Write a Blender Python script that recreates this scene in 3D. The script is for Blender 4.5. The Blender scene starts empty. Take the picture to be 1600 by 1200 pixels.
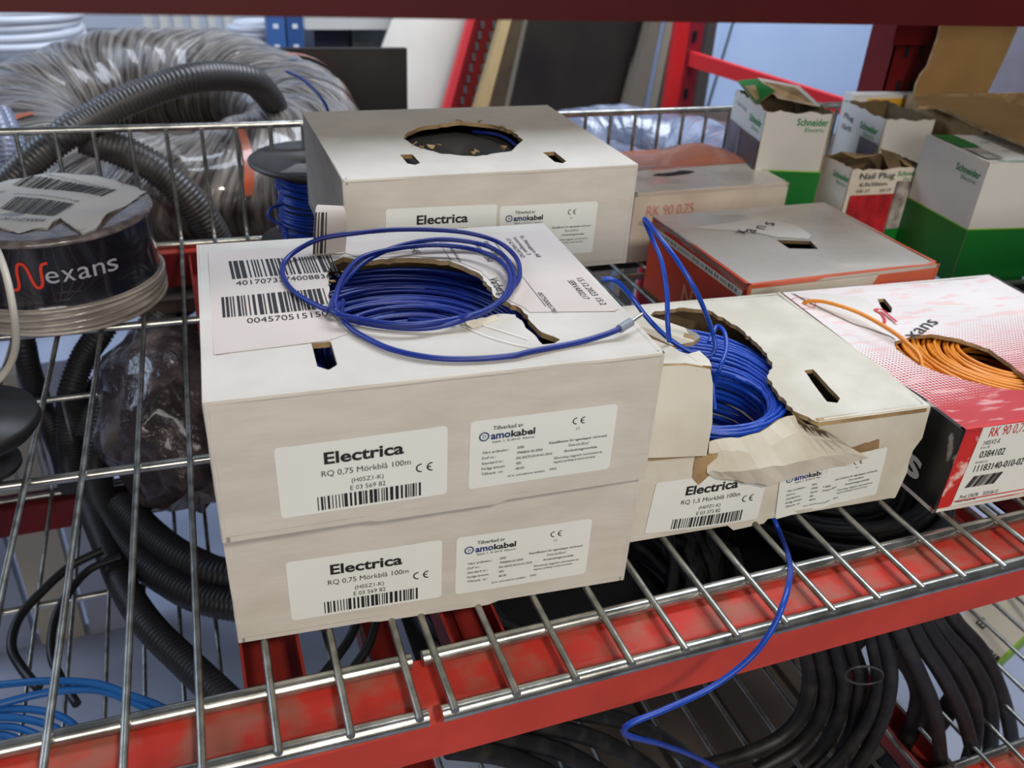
import bpy, math, random
import numpy as np
from mathutils import Vector, Matrix
from mathutils.geometry import delaunay_2d_cdt
scene = bpy.context.scene
COL = scene.collection
rnd = random.Random(7)

# ------------------------------------------------------------------ camera, light, exposure
PITCH, ROLL, YAW, FPX, CAMH = .531605, .063247, .38263, 1370.93, .328691
FW = Vector((math.sin(YAW)*math.cos(PITCH), math.cos(YAW)*math.cos(PITCH), -math.sin(PITCH)))
RT0 = Vector((math.cos(YAW), -math.sin(YAW), 0)); UP0 = RT0.cross(FW)
RT = math.cos(ROLL)*RT0 + math.sin(ROLL)*UP0; UPV = -math.sin(ROLL)*RT0 + math.cos(ROLL)*UP0
CAM = Vector((0, 0, CAMH))
cam = bpy.data.cameras.new('camera'); cam_o = bpy.data.objects.new('camera', cam); COL.objects.link(cam_o)
cam.sensor_width = 36; cam.lens = FPX*36/1600; cam.clip_start = .01
cam_o.matrix_world = Matrix(((RT.x, UPV.x, -FW.x, 0), (RT.y, UPV.y, -FW.y, 0), (RT.z, UPV.z, -FW.z, CAMH), (0, 0, 0, 1)))
cam.dof.use_dof = True; cam.dof.focus_distance = .47; cam.dof.aperture_fstop = 13
scene.camera = cam_o
scene.view_settings.view_transform = 'Standard'; scene.view_settings.look = 'None'
scene.view_settings.gamma = 1; scene.view_settings.use_curve_mapping = False
scene.view_settings.exposure = -.05

w = bpy.data.worlds.new('room_light'); scene.world = w; w.use_nodes = True
w.node_tree.nodes['Background'].inputs[0].default_value = (.72, .8, 1, 1)
w.node_tree.nodes['Background'].inputs[1].default_value = .05
def area(name, loc, tgt, sx, sy, power, col):
    l = bpy.data.lights.new(name, 'AREA'); l.shape = 'RECTANGLE'; l.size = sx; l.size_y = sy; l.energy = power; l.color = col
    o = bpy.data.objects.new(name, l); COL.objects.link(o); o.location = loc
    o.rotation_euler = (Vector(tgt)-Vector(loc)).to_track_quat('-Z', 'Y').to_euler()
    return o
area('ceiling_lamp', (.38, -.85, 1.30), (.25, .45, 0),   .24, .18, 14.5, (1, .93, .83))
area('aisle_light', (-.3, -1.3, .75), (.2, .5, 0), 1.0, .6, 14, (1, .945, .87))
area('daylight_left', (-2.2, 2.0, 1.5), (.3, 1.3, 0), 1.5, 1.5, 60, (.62, .77, 1))
area('daylight_back', (1.0, 1.2, 1.8), (.9, 2.6, 0), 1.6, 1.2, 85, (.8, .88, 1))

# ------------------------------------------------------------------ points of the photograph brought onto planes of the place
def ray(px, py): return FW + RT*((px-800)/FPX) + UPV*((600-py)/FPX)
def onz(px, py, z=0.):
    d = ray(px, py); return CAM + d*((z-CAM.z)/d.z)
def ony(px, py, y):
    d = ray(px, py); return CAM + d*(y/d.y)

class Frame:
    """box frame: origin front-left-bottom, u to the right, v to the back, w up"""
    def __init__(s, x, y, z, yaw, W=.2, D=.167, H=.071):
        s.o = Vector((x, y, z)); s.ux = Vector((math.cos(yaw), math.sin(yaw), 0)); s.uy = Vector((-math.sin(yaw), math.cos(yaw), 0))
        s.uz = Vector((0, 0, 1)); s.W, s.D, s.H, s.yaw = W, D, H, yaw
    def P(s, u, v, w): return s.o + s.ux*u + s.uy*v + s.uz*w
    def top(s): return (s.P(0, 0, s.H), s.ux, s.uy, s.uz)
    def front(s): return (s.P(0, 0, 0), s.ux, s.uz, -s.uy)
    def back(s): return (s.P(s.W, s.D, 0), -s.ux, s.uz, s.uy)
    def left(s): return (s.P(0, s.D, 0), -s.uy, s.uz, -s.ux)
    def right(s): return (s.P(s.W, 0, 0), s.uy, s.uz, s.ux)
    def bottom(s): return (s.P(0, s.D, 0), s.ux, -s.uy, -s.uz)
    def on_top(s, px, py, h=0.):
        q = onz(px, py, s.o.z+s.H+h)-s.o; return (q.dot(s.ux), q.dot(s.uy))
    def on_front(s, px, py, v=0.):
        d = ray(px, py); q = CAM + d*(((s.o+s.uy*v-CAM).dot(s.uy))/d.dot(s.uy)) - s.o; return (q.dot(s.ux), q.z)

# ------------------------------------------------------------------ materials
def L(c):
    r = []
    for v in c[:3]:
        v /= 255; r.append(v/12.92 if v <= .04045 else ((v+.055)/1.055)**2.4)
    return (*r, 1)
MATS = {}
def M(name, c=(128,)*3, rough=.6, metal=0, c2=None, nscale=20, stretch=None, bump=None, coat=0, spec=.5, contrast=(.35, .65), trans=None, coord='Object'):
    if name in MATS: return MATS[name]
    m = bpy.data.materials.new(name); m.use_nodes = True; nt = m.node_tree; b = nt.nodes['Principled BSDF']
    b.inputs['Base Color'].default_value = L(c); b.inputs['Roughness'].default_value = rough; b.inputs['Metallic'].default_value = metal
    b.inputs['Specular IOR Level'].default_value = spec; b.inputs['Coat Weight'].default_value = coat
    tc = nt.nodes.new('ShaderNodeTexCoord'); mp = nt.nodes.new('ShaderNodeMapping'); nt.links.new(tc.outputs[coord], mp.inputs[0])
    if stretch: mp.inputs['Scale'].default_value = stretch
    if c2:
        n = nt.nodes.new('ShaderNodeTexNoise'); n.inputs['Scale'].default_value = nscale; n.inputs['Detail'].default_value = 6
        nt.links.new(mp.outputs[0], n.inputs[0])
        r = nt.nodes.new('ShaderNodeValToRGB'); r.color_ramp.elements[0].position = contrast[0]; r.color_ramp.elements[1].position = contrast[1]
        r.color_ramp.elements[0].color = L(c); r.color_ramp.elements[1].color = L(c2)
        nt.links.new(n.outputs[0], r.inputs[0]); nt.links.new(r.outputs[0], b.inputs['Base Color'])
    if bump:
        n2 = nt.nodes.new('ShaderNodeTexNoise'); n2.inputs['Scale'].default_value = bump[0]; n2.inputs['Detail'].default_value = 5
        nt.links.new(mp.outputs[0], n2.inputs[0])
        bp = nt.nodes.new('ShaderNodeBump'); bp.inputs['Strength'].default_value = bump[1]; bp.inputs['Distance'].default_value = bump[2] if len(bump) > 2 else .002
        nt.links.new(n2.outputs[0], bp.inputs['Height']); nt.links.new(bp.outputs[0], b.inputs['Normal'])
    if trans is not None:
        b.inputs['Alpha'].default_value = trans
    MATS[name] = m; return m

CARD = M('white_cardboard', (206, 200, 191), .75, c2=(196, 190, 180), nscale=30, stretch=(1, 1, 3), bump=(160, .25, .0006), spec=.25)
CARDW = M('worn_white_cardboard', (212, 207, 194), .75, c2=(194, 187, 170), nscale=25, bump=(90, .5, .001), spec=.25)
KRAFT = M('brown_cardboard', (176, 150, 112), .85, c2=(140, 113, 78), nscale=60, bump=(300, .4, .0006), spec=.2)
KRAFTD = M('inner_cardboard', (120, 102, 78), .9, c2=(100, 84, 62), nscale=40, spec=.1)
STICK = M('sticker_paper', (228, 231, 226), .5, c2=(222, 225, 220), nscale=12, spec=.3)
SHIP = M('shipping_label_paper', (206, 195, 187), .6, c2=(198, 187, 178), nscale=18, spec=.25, bump=(60, .2, .0005))
INK = M('black_ink', (28, 27, 30), .6)
INKB = M('blue_ink', (30, 48, 112), .6)
INKR = M('red_ink', (196, 40, 45), .6)
INKG = M('green_ink', (30, 140, 80), .6)
INKW = M('white_ink', (225, 225, 225), .6)
INKGR = M('grey_ink', (120, 116, 112), .6)
BLUEW = M('blue_wire_insulation', (14, 34, 112), .38, c2=(20, 44, 130), nscale=40, spec=.45)
BLUEB = M('bright_blue_wire_insulation', (10, 56, 152), .35, c2=(16, 66, 172), nscale=40, spec=.45)
ORANGEW = M('orange_wire_insulation', (214, 128, 30), .4, c2=(226, 142, 40), nscale=40)
RED = M('red_powder_coat', (190, 60, 44), .5, c2=(176, 54, 40), nscale=30, bump=(700, .15, .0004), spec=.4)
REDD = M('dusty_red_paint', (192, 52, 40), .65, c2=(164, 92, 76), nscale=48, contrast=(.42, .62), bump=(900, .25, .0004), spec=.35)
MAROON = M('dark_red_paint_and_shade', (104, 12, 14), .5, c2=(88, 10, 12), nscale=12, spec=.3)  # dark red parts, and the painted shade of the rear beams
ZINC = M('zinc_plated_steel', (205, 205, 198), .27, .95, c2=(150, 150, 144), nscale=60, stretch=(1, 1, 1), bump=(500, .12, .0003))
ZINCD = M('dull_zinc_wire', (176, 176, 168), .36, .9, c2=(120, 120, 114), nscale=80)
BLACKP = M('black_plastic', (22, 22, 23), .45, spec=.4)
GREYP = M('dark_grey_plastic', (70, 70, 70), .5, spec=.4)
HOSE = M('grey_conduit_plastic', (70, 68, 68), .4, c2=(56, 54, 54), nscale=10, spec=.5)
HOSED = M('dark_conduit_plastic', (46, 45, 46), .45, spec=.4)
RUBBER = M('black_rubber_cable', (17, 17, 17), .5, c2=(48, 46, 42), contrast=(.5, .8), nscale=60, bump=(120, .3, .001), spec=.45)
FERR = M('grey_ferrule_collar', (128, 136, 150), .5)
TIN = M('tinned_metal', (200, 196, 188), .3, .9)

# ------------------------------------------------------------------ mesh builder
class MB:
    def __init__(s): s.v = []; s.f = []; s.m = []; s.sm = []; s.mats = []; s.uv = []
    def mi(s, mat):
        if mat not in s.mats: s.mats.append(mat)
        return s.mats.index(mat)
    def add(s, vs, fs, mat, smooth=False, uv=None):
        b = len(s.v); s.v.extend([tuple(p) for p in vs]); s.uv.extend(uv if uv else [(0, 0)]*len(vs))
        i = s.mi(mat)
        for f in fs: s.f.append([b+k for k in f]); s.m.append(i); s.sm.append(smooth)
        return s
    def hexa(s, p, mat):   # 8 points: bottom ring, top ring
        return s.add(p, [(3, 2, 1, 0), (4, 5, 6, 7), (0, 1, 5, 4), (1, 2, 6, 5), (2, 3, 7, 6), (3, 0, 4, 7)], mat)
    def box(s, x0, y0, z0, x1, y1, z1, mat):
        return s.hexa([(x0, y0, z0), (x1, y0, z0), (x1, y1, z0), (x0, y1, z0), (x0, y0, z1), (x1, y0, z1), (x1, y1, z1), (x0, y1, z1)], mat)
    def fbox(s, F, u0, v0, w0, u1, v1, w1, mat):
        return s.hexa([F.P(*q) for q in ((u0, v0, w0), (u1, v0, w0), (u1, v1, w0), (u0, v1, w0), (u0, v0, w1), (u1, v0, w1), (u1, v1, w1), (u0, v1, w1))], mat)
    def slab(s, pts, thick, mat, n=None, mat2=None):   # polygon of 3d points with thickness
        pts = [Vector(p) for p in pts]
        n = n or (pts[1]-pts[0]).cross(pts[2]-pts[0]).normalized(); k = len(pts)
        vs = pts + [p-n*thick for p in pts]
        s.add(vs[:], [list(range(k))], mat); s.add(vs, [list(range(2*k-1, k-1, -1))]+[(i, k+i, k+(i+1) % k, (i+1) % k) for i in range(k)], mat2 or mat)
        return s
    def tube(s, pts, r, mat, n=8, cap=True, closed=False, rf=None):
        pts = [Vector(p) for p in pts]; N = len(pts); vs = []; fs = []; up = None
        for i, p in enumerate(pts):
            if closed: t = pts[(i+1) % N]-pts[i-1]
            else: t = pts[min(i+1, N-1)]-pts[max(i-1, 0)]
            t = t.normalized() if t.length > 1e-9 else Vector((0, 0, 1))
            if up is None: up = t.orthogonal().normalized()
            up = (up - t*up.dot(t)); up = up.normalized() if up.length > 1e-6 else t.orthogonal().normalized()
            sd = t.cross(up); rr = rf(i) if rf else r
            for k in range(n):
                a = 2*math.pi*k/n; vs.append(p+(up*math.cos(a)+sd*math.sin(a))*rr)
        R = N if closed else N-1
        for i in range(R):
            j = (i+1) % N
            for k in range(n): fs.append((i*n+k, i*n+(k+1) % n, j*n+(k+1) % n, j*n+k))
        s.add(vs, fs, mat, True)
        if cap and not closed: s.add(vs[:n], [list(range(n-1, -1, -1))], mat); s.add(vs[-n:], [list(range(n))], mat)
        return s
    def lathe(s, c, prof, mat, n=48, ax=None, smooth=True, a0=0, a1=None):
        c = Vector(c); vs = []; fs = []; full = a1 is None; a1 = 2*math.pi if full else a1; m = n if full else n+1
        for (r, z) in prof:
            for k in range(m):
                a = a0+(a1-a0)*k/n; q = Vector((r*math.cos(a), r*math.sin(a), z)); vs.append(c+(ax@q if ax else q))
        for i in range(len(prof)-1):
            for k in range(n):
                fs.append((i*m+k, i*m+(k+1) % m, (i+1)*m+(k+1) % m, (i+1)*m+k))
        return s.add(vs, fs, mat, smooth)
    def panel(s, fr, outline, holes=(), th=.003, mat=None, inner=None, edge=None, disp=None, res=None, oedge=None):
        nout = len(outline)
        o, ux, uy, n = fr; V = [tuple(p) for p in outline]; E = [(i, (i+1) % len(V)) for i in range(len(V))]
        for h in holes:
            b = len(V); V += [tuple(p) for p in h]; E += [(b+i, b+(i+1) % len(h)) for i in range(len(h))]
        xs = [p[0] for p in outline]; ys = [p[1] for p in outline]
        if res:
            nx = int((max(xs)-min(xs))/res); ny = int((max(ys)-min(ys))/res)
            for i in range(1, nx):
                for j in range(1, ny):
                    q = (min(xs)+(max(xs)-min(xs))*i/nx, min(ys)+(max(ys)-min(ys))*j/ny)
                    if inpoly(q, outline) and not any(inpoly(q, h) for h in holes): V.append(q)
        vo, eo, fo = delaunay_2d_cdt([Vector(p) for p in V], E, [], 0, 1e-7)[:3]
        keep = []
        for f in fo:
            c = (sum(vo[k][0] for k in f)/3, sum(vo[k][1] for k in f)/3)
            if inpoly(c, outline) and not any(inpoly(c, h) for h in holes):
                a, b2, c2 = [vo[k] for k in f]
                if (b2[0]-a[0])*(c2[1]-a[1])-(b2[1]-a[1])*(c2[0]-a[0]) < 0: f = f[::-1]
                keep.append(list(f))
        D = disp or (lambda u, v: 0)
        T = [o+ux*p[0]+uy*p[1]+n*D(p[0], p[1]) for p in vo]; Bt = [q-n*th for q in T]; uv = [(p[0], p[1]) for p in vo]
        s.add(T, keep, mat, True, uv=uv); s.add(Bt, [f[::-1] for f in keep], inner or mat, True)
        cnt = {}
        for f in keep:
            for k in range(3):
                a, b = f[k], f[(k+1) % 3]; cnt[(a, b)] = 1
        for (a, b) in cnt:
            if (b, a) not in cnt: s.add([T[a], Bt[a], Bt[b], T[b]], [(0, 1, 2, 3)], (oedge or mat) if a < nout and b < nout else (edge or mat))
        return s
    def build(s, name, parent=None):
        me = bpy.data.meshes.new(name); me.from_pydata(s.v, [], s.f)
        for m in s.mats: me.materials.append(m)
        me.polygons.foreach_set('material_index', s.m); me.polygons.foreach_set('use_smooth', s.sm)
        ul = me.uv_layers.new(name='uv'); idx = np.zeros(len(me.loops), dtype=np.int32); me.loops.foreach_get('vertex_index', idx)
        ul.data.foreach_set('uv', np.array(s.uv, dtype=np.float32)[idx].ravel()); me.update()
        o = bpy.data.objects.new(name, me); COL.objects.link(o)
        if parent: attach(o, parent)
        return o
def inpoly(p, poly):
    x, y = p; c = False; n = len(poly); j = n-1
    for i in range(n):
        xi, yi = poly[i]; xj, yj = poly[j]
        if (yi > y) != (yj > y) and x < (xj-xi)*(y-yi)/(yj-yi)+xi: c = not c
        j = i
    return c
def attach(o, p):
    o.parent = p; o.matrix_parent_inverse = (Matrix.Translation(p.location) @ p.rotation_euler.to_matrix().to_4x4()).inverted()
def tag(o, label, cat, group=None, kind=None):
    if label: o['label'] = label
    if cat: o['category'] = cat
    if group: o['group'] = group
    if kind: o['kind'] = kind
    return o
def thing(name, label, cat, loc=(0, 0, 0), group=None):
    o = bpy.data.objects.new(name, None); COL.objects.link(o); o.location = loc; o.empty_display_size = .02
    return tag(o, label, cat, group)
def struct(o): o['kind'] = 'structure'; return o
def spline(pts, sub=8, closed=False):
    pts = [Vector(p) for p in pts]; n = len(pts); out = []
    for i in range(n if closed else n-1):
        if closed: a, b, c, d = pts[i-1], pts[i], pts[(i+1) % n], pts[(i+2) % n]
        else: a, b, c, d = pts[max(i-1, 0)], pts[i], pts[i+1], pts[min(i+2, n-1)]
        for k in range(sub):
            t = k/sub; out.append(.5*((2*b)+(c-a)*t+(2*a-5*b+4*c-d)*t*t+(3*b-a-3*c+d)*t**3))
    if not closed: out.append(pts[-1])
    return out
def rag(pts, amp=.0012, step=.003, seed=1, closed=True):
    r = random.Random(seed); out = []; n = len(pts)
    for i in range(n if closed else n-1):
        a, b = pts[i], pts[(i+1) % n]; d = math.dist(a, b); k = max(1, int(d/step))
        for j in range(k):
            t = j/k; q = amp*(1 if j else .4)
            out.append((a[0]+(b[0]-a[0])*t+r.uniform(-q, q), a[1]+(b[1]-a[1])*t+r.uniform(-q, q)))
    if not closed: out.append(pts[-1])
    return out
def circ(cx, cy, r, n=40, rx=None): return [(cx+(rx or r)*math.cos(2*math.pi*k/n), cy+r*math.sin(2*math.pi*k/n)) for k in range(n)]
def slot(cx, cy, w, h): 
    q = w*.45; return [(cx-w/2, cy-h/2+q), (cx-w/2+q, cy-h/2), (cx+w/2-q, cy-h/2), (cx+w/2, cy-h/2+q), (cx+w/2, cy+h/2), (cx-w/2, cy+h/2)]
def rrect(x0, y0, x1, y1, r=.002):
    o = []
    for cx, cy, a in ((x1-r, y0+r, -90), (x1-r, y1-r, 0), (x0+r, y1-r, 90), (x0+r, y0+r, 180)):
        for k in range(4): t = math.radians(a+30*k); o.append((cx+r*math.cos(t), cy+r*math.sin(t)))
    return o

# ------------------------------------------------------------------ lettering
_tc = {}
def glyphs(txt, bold=0., res=2):
    key = (txt, bold, res)
    if key in _tc: return _tc[key]
    cu = bpy.data.curves.new('t', 'FONT'); cu.body = txt; cu.offset = bold; cu.resolution_u = res; cu.fill_mode = 'FRONT'
    o = bpy.data.objects.new('t', cu); COL.objects.link(o); bpy.context.view_layer.update()
    me = bpy.data.meshes.new_from_object(o.evaluated_get(bpy.context.evaluated_depsgraph_get()))
    vs = [(v.co.x, v.co.y) for v in me.vertices]; fs = [list(p.vertices) for p in me.polygons]
    bpy.data.objects.remove(o); bpy.data.curves.remove(cu); bpy.data.meshes.remove(me)
    _tc[key] = (vs, fs); return _tc[key]
CAPH = max(v[1] for v in glyphs('H')[0])
class Sheet:
    """flat printed sheet in local metres, mapped into space by fn(x, y, h)"""
    def __init__(s, fn): s.fn = fn; s.mb = MB()
    def text(s, t, x0, x1, y, cap, mat=INK, bold=0., h=.0005, res=2, rot=0):
        vs, fs = glyphs(t, bold, res)
        if not vs: return s
        a = min(v[0] for v in vs); b = max(v[0] for v in vs); k = cap/CAPH
        kx = (x1-x0)/(b-a) if x1 is not None else k
        P = [((v[0]-a)*kx, v[1]*k) for v in vs]; c, q = math.cos(rot), math.sin(rot)
        s.mb.add([s.fn(x0+p[0]*c-p[1]*q, y+p[0]*q+p[1]*c, h) for p in P], fs, mat); return s
    def rect(s, x0, y0, x1, y1, mat, h=.0005, n=1):
        vs = []; fs = []
        for i in range(n+1):
            x = x0+(x1-x0)*i/n; vs += [s.fn(x, y0, h), s.fn(x, y1, h)]
        for i in range(n): fs.append((2*i, 2*i+2, 2*i+3, 2*i+1))
        s.mb.add(vs, fs, mat); return s
    def poly(s, pts, mat, h=.0005, th=0): 
        if th: s.mb.panel((Vector((0, 0, 0)), Vector((1, 0, 0)), Vector((0, 1, 0)), Vector((0, 0, 1))), pts, th=0, mat=mat)
        else: s.mb.add([s.fn(p[0], p[1], h) for p in pts], [list(range(len(pts)))], mat)
        return s
    def bars(s, x0, y0, x1, y1, seed=1, h=.0005, mat=INK, density=1., shear=0):
        r = random.Random(seed); x = x0; u = (x1-x0)/(95*density)
        while x < x1:
            b = u*r.choice((1, 1, 1, 2, 2, 3)); e = min(x+b, x1)
            s.mb.add([s.fn(x, y0, h), s.fn(e, y0, h), s.fn(e+shear, y1, h), s.fn(x+shear, y1, h)], [(0, 1, 2, 3)], mat)
            x += b+u*r.choice((1, 1, 1, 2, 2))
        return s
    def ring(s, cx, cy, r, t, mat, h=.0005, n=20, a0=0, a1=360):
        vs = []; m = n+1
        for k in range(m):
            a = math.radians(a0+(a1-a0)*k/n)
            for q in (r-t, r): vs.append(s.fn(cx+q*math.cos(a), cy+q*math.sin(a), h))
        s.mb.add(vs, [(2*k, 2*k+1, 2*k+3, 2*k+2) for k in range(n)], mat); return s
    def stroke(s, pts, wd, mat, h=.0003):
        P = spline([(p[0], p[1], 0) for p in pts], 6); vs = []
        for i, p in enumerate(P):
            t = (P[min(i+1, len(P)-1)]-P[max(i-1, 0)]).normalized(); nn = Vector((-t.y, t.x, 0))
            a = p+nn*wd/2; b = p-nn*wd/2; vs += [s.fn(a.x, a.y, h), s.fn(b.x, b.y, h)]
        s.mb.add(vs, [(2*i, 2*i+1, 2*i+3, 2*i+2) for i in range(len(P)-1)], mat); return s
    def base(s, pts, mat, th=.0003, res=None):
        V = [tuple(p) for p in pts]; xs = [p[0] for p in V]; ys = [p[1] for p in V]; n = len(V); E = [(i, (i+1) % n) for i in range(n)]
        if res:
            nx = max(2, int((max(xs)-min(xs))/res)); ny = max(2, int((max(ys)-min(ys))/res))
            for i in range(nx+1):
                for j in range(ny+1):
                    q = (min(xs)+(max(xs)-min(xs))*i/nx, min(ys)+(max(ys)-min(ys))*j/ny)
                    if inpoly(q, pts): V.append(q)
        vo, eo, fo = delaunay_2d_cdt([Vector(p) for p in V], E, [], 0, 1e-7)[:3]
        fs = [f for f in fo if inpoly((sum(vo[k][0] for k in f)/3, sum(vo[k][1] for k in f)/3), pts)]
        fs = [f if (vo[f[1]]-vo[f[0]]).cross(vo[f[2]]-vo[f[0]]) > 0 else f[::-1] for f in fs]
        s.mb.add([s.fn(p[0], p[1], th) for p in vo], fs, mat, True)
        s.mb.add([s.fn(p[0], p[1], 0.00003) for p in vo], [f[::-1] for f in fs], mat, True)
        return s
    def ce(s, x, y, cap, mat=INK, h=.0005):
        r = cap/2; t = cap*.14
        s.ring(x+r, y+r, r, t, mat, h, a0=80, a1=280); s.ring(x+r*3.1, y+r, r, t, mat, h, a0=80, a1=280)
        s.rect(x+r*2.2, y+r-t/2, x+r*3.0, y+r+t/2, mat, h); return s
def plane_fn(fr, u0=0, v0=0, rot=0, disp=None):
    o, ux, uy, n = fr; c, q = math.cos(rot), math.sin(rot)
    def fn(x, y, h):
        a = u0+x*c-y*q; b = v0+x*q+y*c
        return o+ux*a+uy*b+n*(h+(disp(a, b) if disp else 0))
    return fn

def sticker_article(fn, parent, l1='RQ 0,75 Mörkblå 100m', l2='(H05Z1-K)', l3='E 03 569 82', res=None):
    W, H = .0738, .0372; s = Sheet(fn); s.base(rrect(0, 0, W, H), STICK, res=res)
    X = lambda f: f*W
    Y = lambda f: f*H
    s.text('Electrica', X(.27), X(.735), Y(.70), Y(.155), bold=.028, res=4)
    s.text(l1, X(.25), X(.775), Y(.525), Y(.078), bold=0., res=3)
    s.text(l2, X(.42), X(.61), Y(.385), Y(.062), bold=0.)
    s.text(l3, X(.41), X(.62), Y(.275), Y(.066), bold=0.)
    s.bars(X(.215), Y(.04), X(.835), Y(.24), seed=3)
    s.ce(X(.805), Y(.39), Y(.125))
    return s.mb.build('article_sticker', parent)
def sticker_maker(fn, parent, res=None):
    W, H = .0706, .037; s = Sheet(fn); s.base(rrect(0, 0, W, H), STICK, res=res)
    X = lambda f: f*W
    Y = lambda f: f*H
    s.text('Tillverkad av', X(.15), X(.35), Y(.845), Y(.055), bold=.012)
    s.ring(X(.093), Y(.765), Y(.066), Y(.018), INKB); s.ring(X(.093), Y(.765), Y(.034), Y(.012), INKB, n=3)
    s.text('amo', X(.137), X(.268), Y(.715), Y(.1), INKB, bold=.03, res=3); s.text('kabel', X(.272), X(.435), Y(.715), Y(.09), INK, bold=.03, res=3)
    s.text('Kabelv. 5  SE-364 43  Alstermo', X(.15), X(.435), Y(.655), Y(.034))
    for a, b, y in (('Vårt artikelnr.:', '2050', .51), ('DoP nr.:', '7P00830-20-2050', .43), ('Standard nr.:', 'EN 50575:2014+A1:2016', .35), ('Farliga ämnen:', 'NPD', .27), ('Tillverk. nr:', '40181', .19)):
        s.text(a, X(.085), X(.085+.0115*len(a)), Y(y), Y(.036), bold=.006); s.text(b, X(.32), X(.32+.0118*len(b)), Y(y+.01), Y(.036), bold=.008)
    s.text('Id nr. ackrediterat testlabo:', X(.27), X(.53), Y(.105), Y(.033)); s.text('0402', X(.56), X(.61), Y(.115), Y(.033))
    s.ce(X(.69), Y(.775), Y(.1)); s.text('17', X(.722), X(.745), Y(.69), Y(.034))
    s.text('Klassifikation för egenskaper vid brand:', X(.54), X(.95), Y(.525), Y(.036), bold=.008)
    s.text('Dca-s2,d2,a1', X(.68), X(.82), Y(.45), Y(.036), bold=.008); s.text('Användningsområde:', X(.65), X(.89), Y(.37), Y(.036), bold=.008)
    s.text('Elförsörjning i byggnader med intention att', X(.585), X(.93), Y(.28), Y(.034)); s.text('begränsa spridning av brand och brand', X(.585), X(.88), Y(.22), Y(.034))
    return s.mb.build('maker_sticker', parent)

def wob(seed, amp=.0002):
    r = random.Random(seed); k = [(r.uniform(15, 60), r.uniform(15, 60), r.uniform(0, 6)) for _ in range(4)]
    return lambda u, v: amp*sum(math.sin(a*u+b*v+c) for a, b, c in k)/2
def quad(W, H): return [(0, 0), (W, 0), (W, H), (0, H)]
def bottom_prof(W, H, seed=1):
    return [(0, .0), (W*.3, .0004), (W*.34, -.0012), (W*.62, -.0016), (W*.66, .0008), (W, .0008), (W, H), (0, H)]
def carton(F, parent, hole=None, slots=(), mat=CARD, seed=1, front=None, skip=(), top_outline=None, lid_name='lid', top_disp=None, th=.0028):
    b = MB(); W, D, H = F.W, F.D, F.H; d = wob(seed)
    if 'front' not in skip: b.panel(F.front(), front or bottom_prof(W, H), th=th, mat=mat, inner=KRAFTD, edge=KRAFT, disp=d, res=.014)
    if 'back' not in skip: b.panel(F.back(), quad(W, H), th=th, mat=mat, inner=KRAFTD, edge=KRAFT, disp=d, res=.02)
    if 'left' not in skip: b.panel(F.left(), quad(D, H), th=th, mat=mat, inner=KRAFTD, edge=KRAFT, disp=wob(seed+1, .0006), res=.02)
    if 'right' not in skip: b.panel(F.right(), quad(D, H), th=th, mat=mat, inner=KRAFTD, edge=KRAFT, disp=d, res=.02)
    o, ux, uy, n = F.bottom(); b.panel((o, ux, uy, n), quad(W, D), th=th, mat=mat, inner=KRAFTD)
    for pa in ([F.P(0, 0, H), F.P(W, 0, H)], [F.P(0, D, H), F.P(0, 0, H)], [F.P(W, 0, H), F.P(W, D, H)], [F.P(0, 0, 0), F.P(0, 0, H)], [F.P(W, 0, 0), F.P(W, 0, H)]):
        q = F.P(W/2, D/2, H/2); ins = lambda p: p+(F.ux if (q-p).dot(F.ux) > 0 else -F.ux)*.0011+(F.uy if (q-p).dot(F.uy) > 0 else -F.uy)*.0011-(F.uz*.0011 if abs(p.z-F.P(0, 0, H).z) < 1e-6 else Vector((0, 0, 0)))
        pts = [ins(pa[0].lerp(pa[1], i/8)) for i in range(9)]; r0 = random.Random(seed); b.tube([p+Vector([r0.uniform(-.0002, .0002) for _ in range(3)]) for p in pts], .0014, mat, n=8)
    bo = b.build('body', parent); li = None
    if 'top' not in skip:
        t = MB(); hs = [h for h in ([hole] if hole else [])]+list(slots)
        t.panel(F.top(), top_outline or quad(W, D), hs, th=th, mat=mat, inner=KRAFTD, edge=KRAFT, disp=top_disp or wob(seed+2, .0004), res=.012)
        li = t.build(lid_name, parent)
    return bo, li

def coil_path(c, rin, rout, z0, z1, pitch, seed=1, n=30, jit=.003, sx=1., tilt=.0, lean=0.):
    """one wire wound layer on layer, top layer last"""
    r = random.Random(seed); pts = []; c = Vector(c)
    rings = []
    z = z0
    while z < z1-pitch*2.2: rings.append((rin+r.uniform(0, .002), z)); z += pitch
    for lay in range(3):
        zz = z1-pitch*(2-lay)*.9; q = rout if lay % 2 else rin; k = int((rout-rin)/pitch)
        for j in range(k): rings.append(((rout-j*pitch) if lay % 2 else (rin+j*pitch), zz))
    ph = 0
    for (rr, zz) in rings:
        ox, oy = r.uniform(-jit, jit), r.uniform(-jit, jit); tx, ty = r.uniform(-tilt, tilt), r.uniform(-tilt, tilt)
        for k in range(n):
            a = 2*math.pi*k/n; x = rr*math.cos(a)*sx; y = rr*math.sin(a)
            pts.append(c+Vector((x+ox, y+oy+(rr-rin)*lean, zz+tx*x+ty*y)))
    # soften the steps between turns
    out = []
    for i in range(len(pts)):
        a = pts[max(i-2, 0)]; b = pts[i]; d = pts[min(i+2, len(pts)-1)]; out.append((a+b*2+d)/4)
    return out

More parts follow.
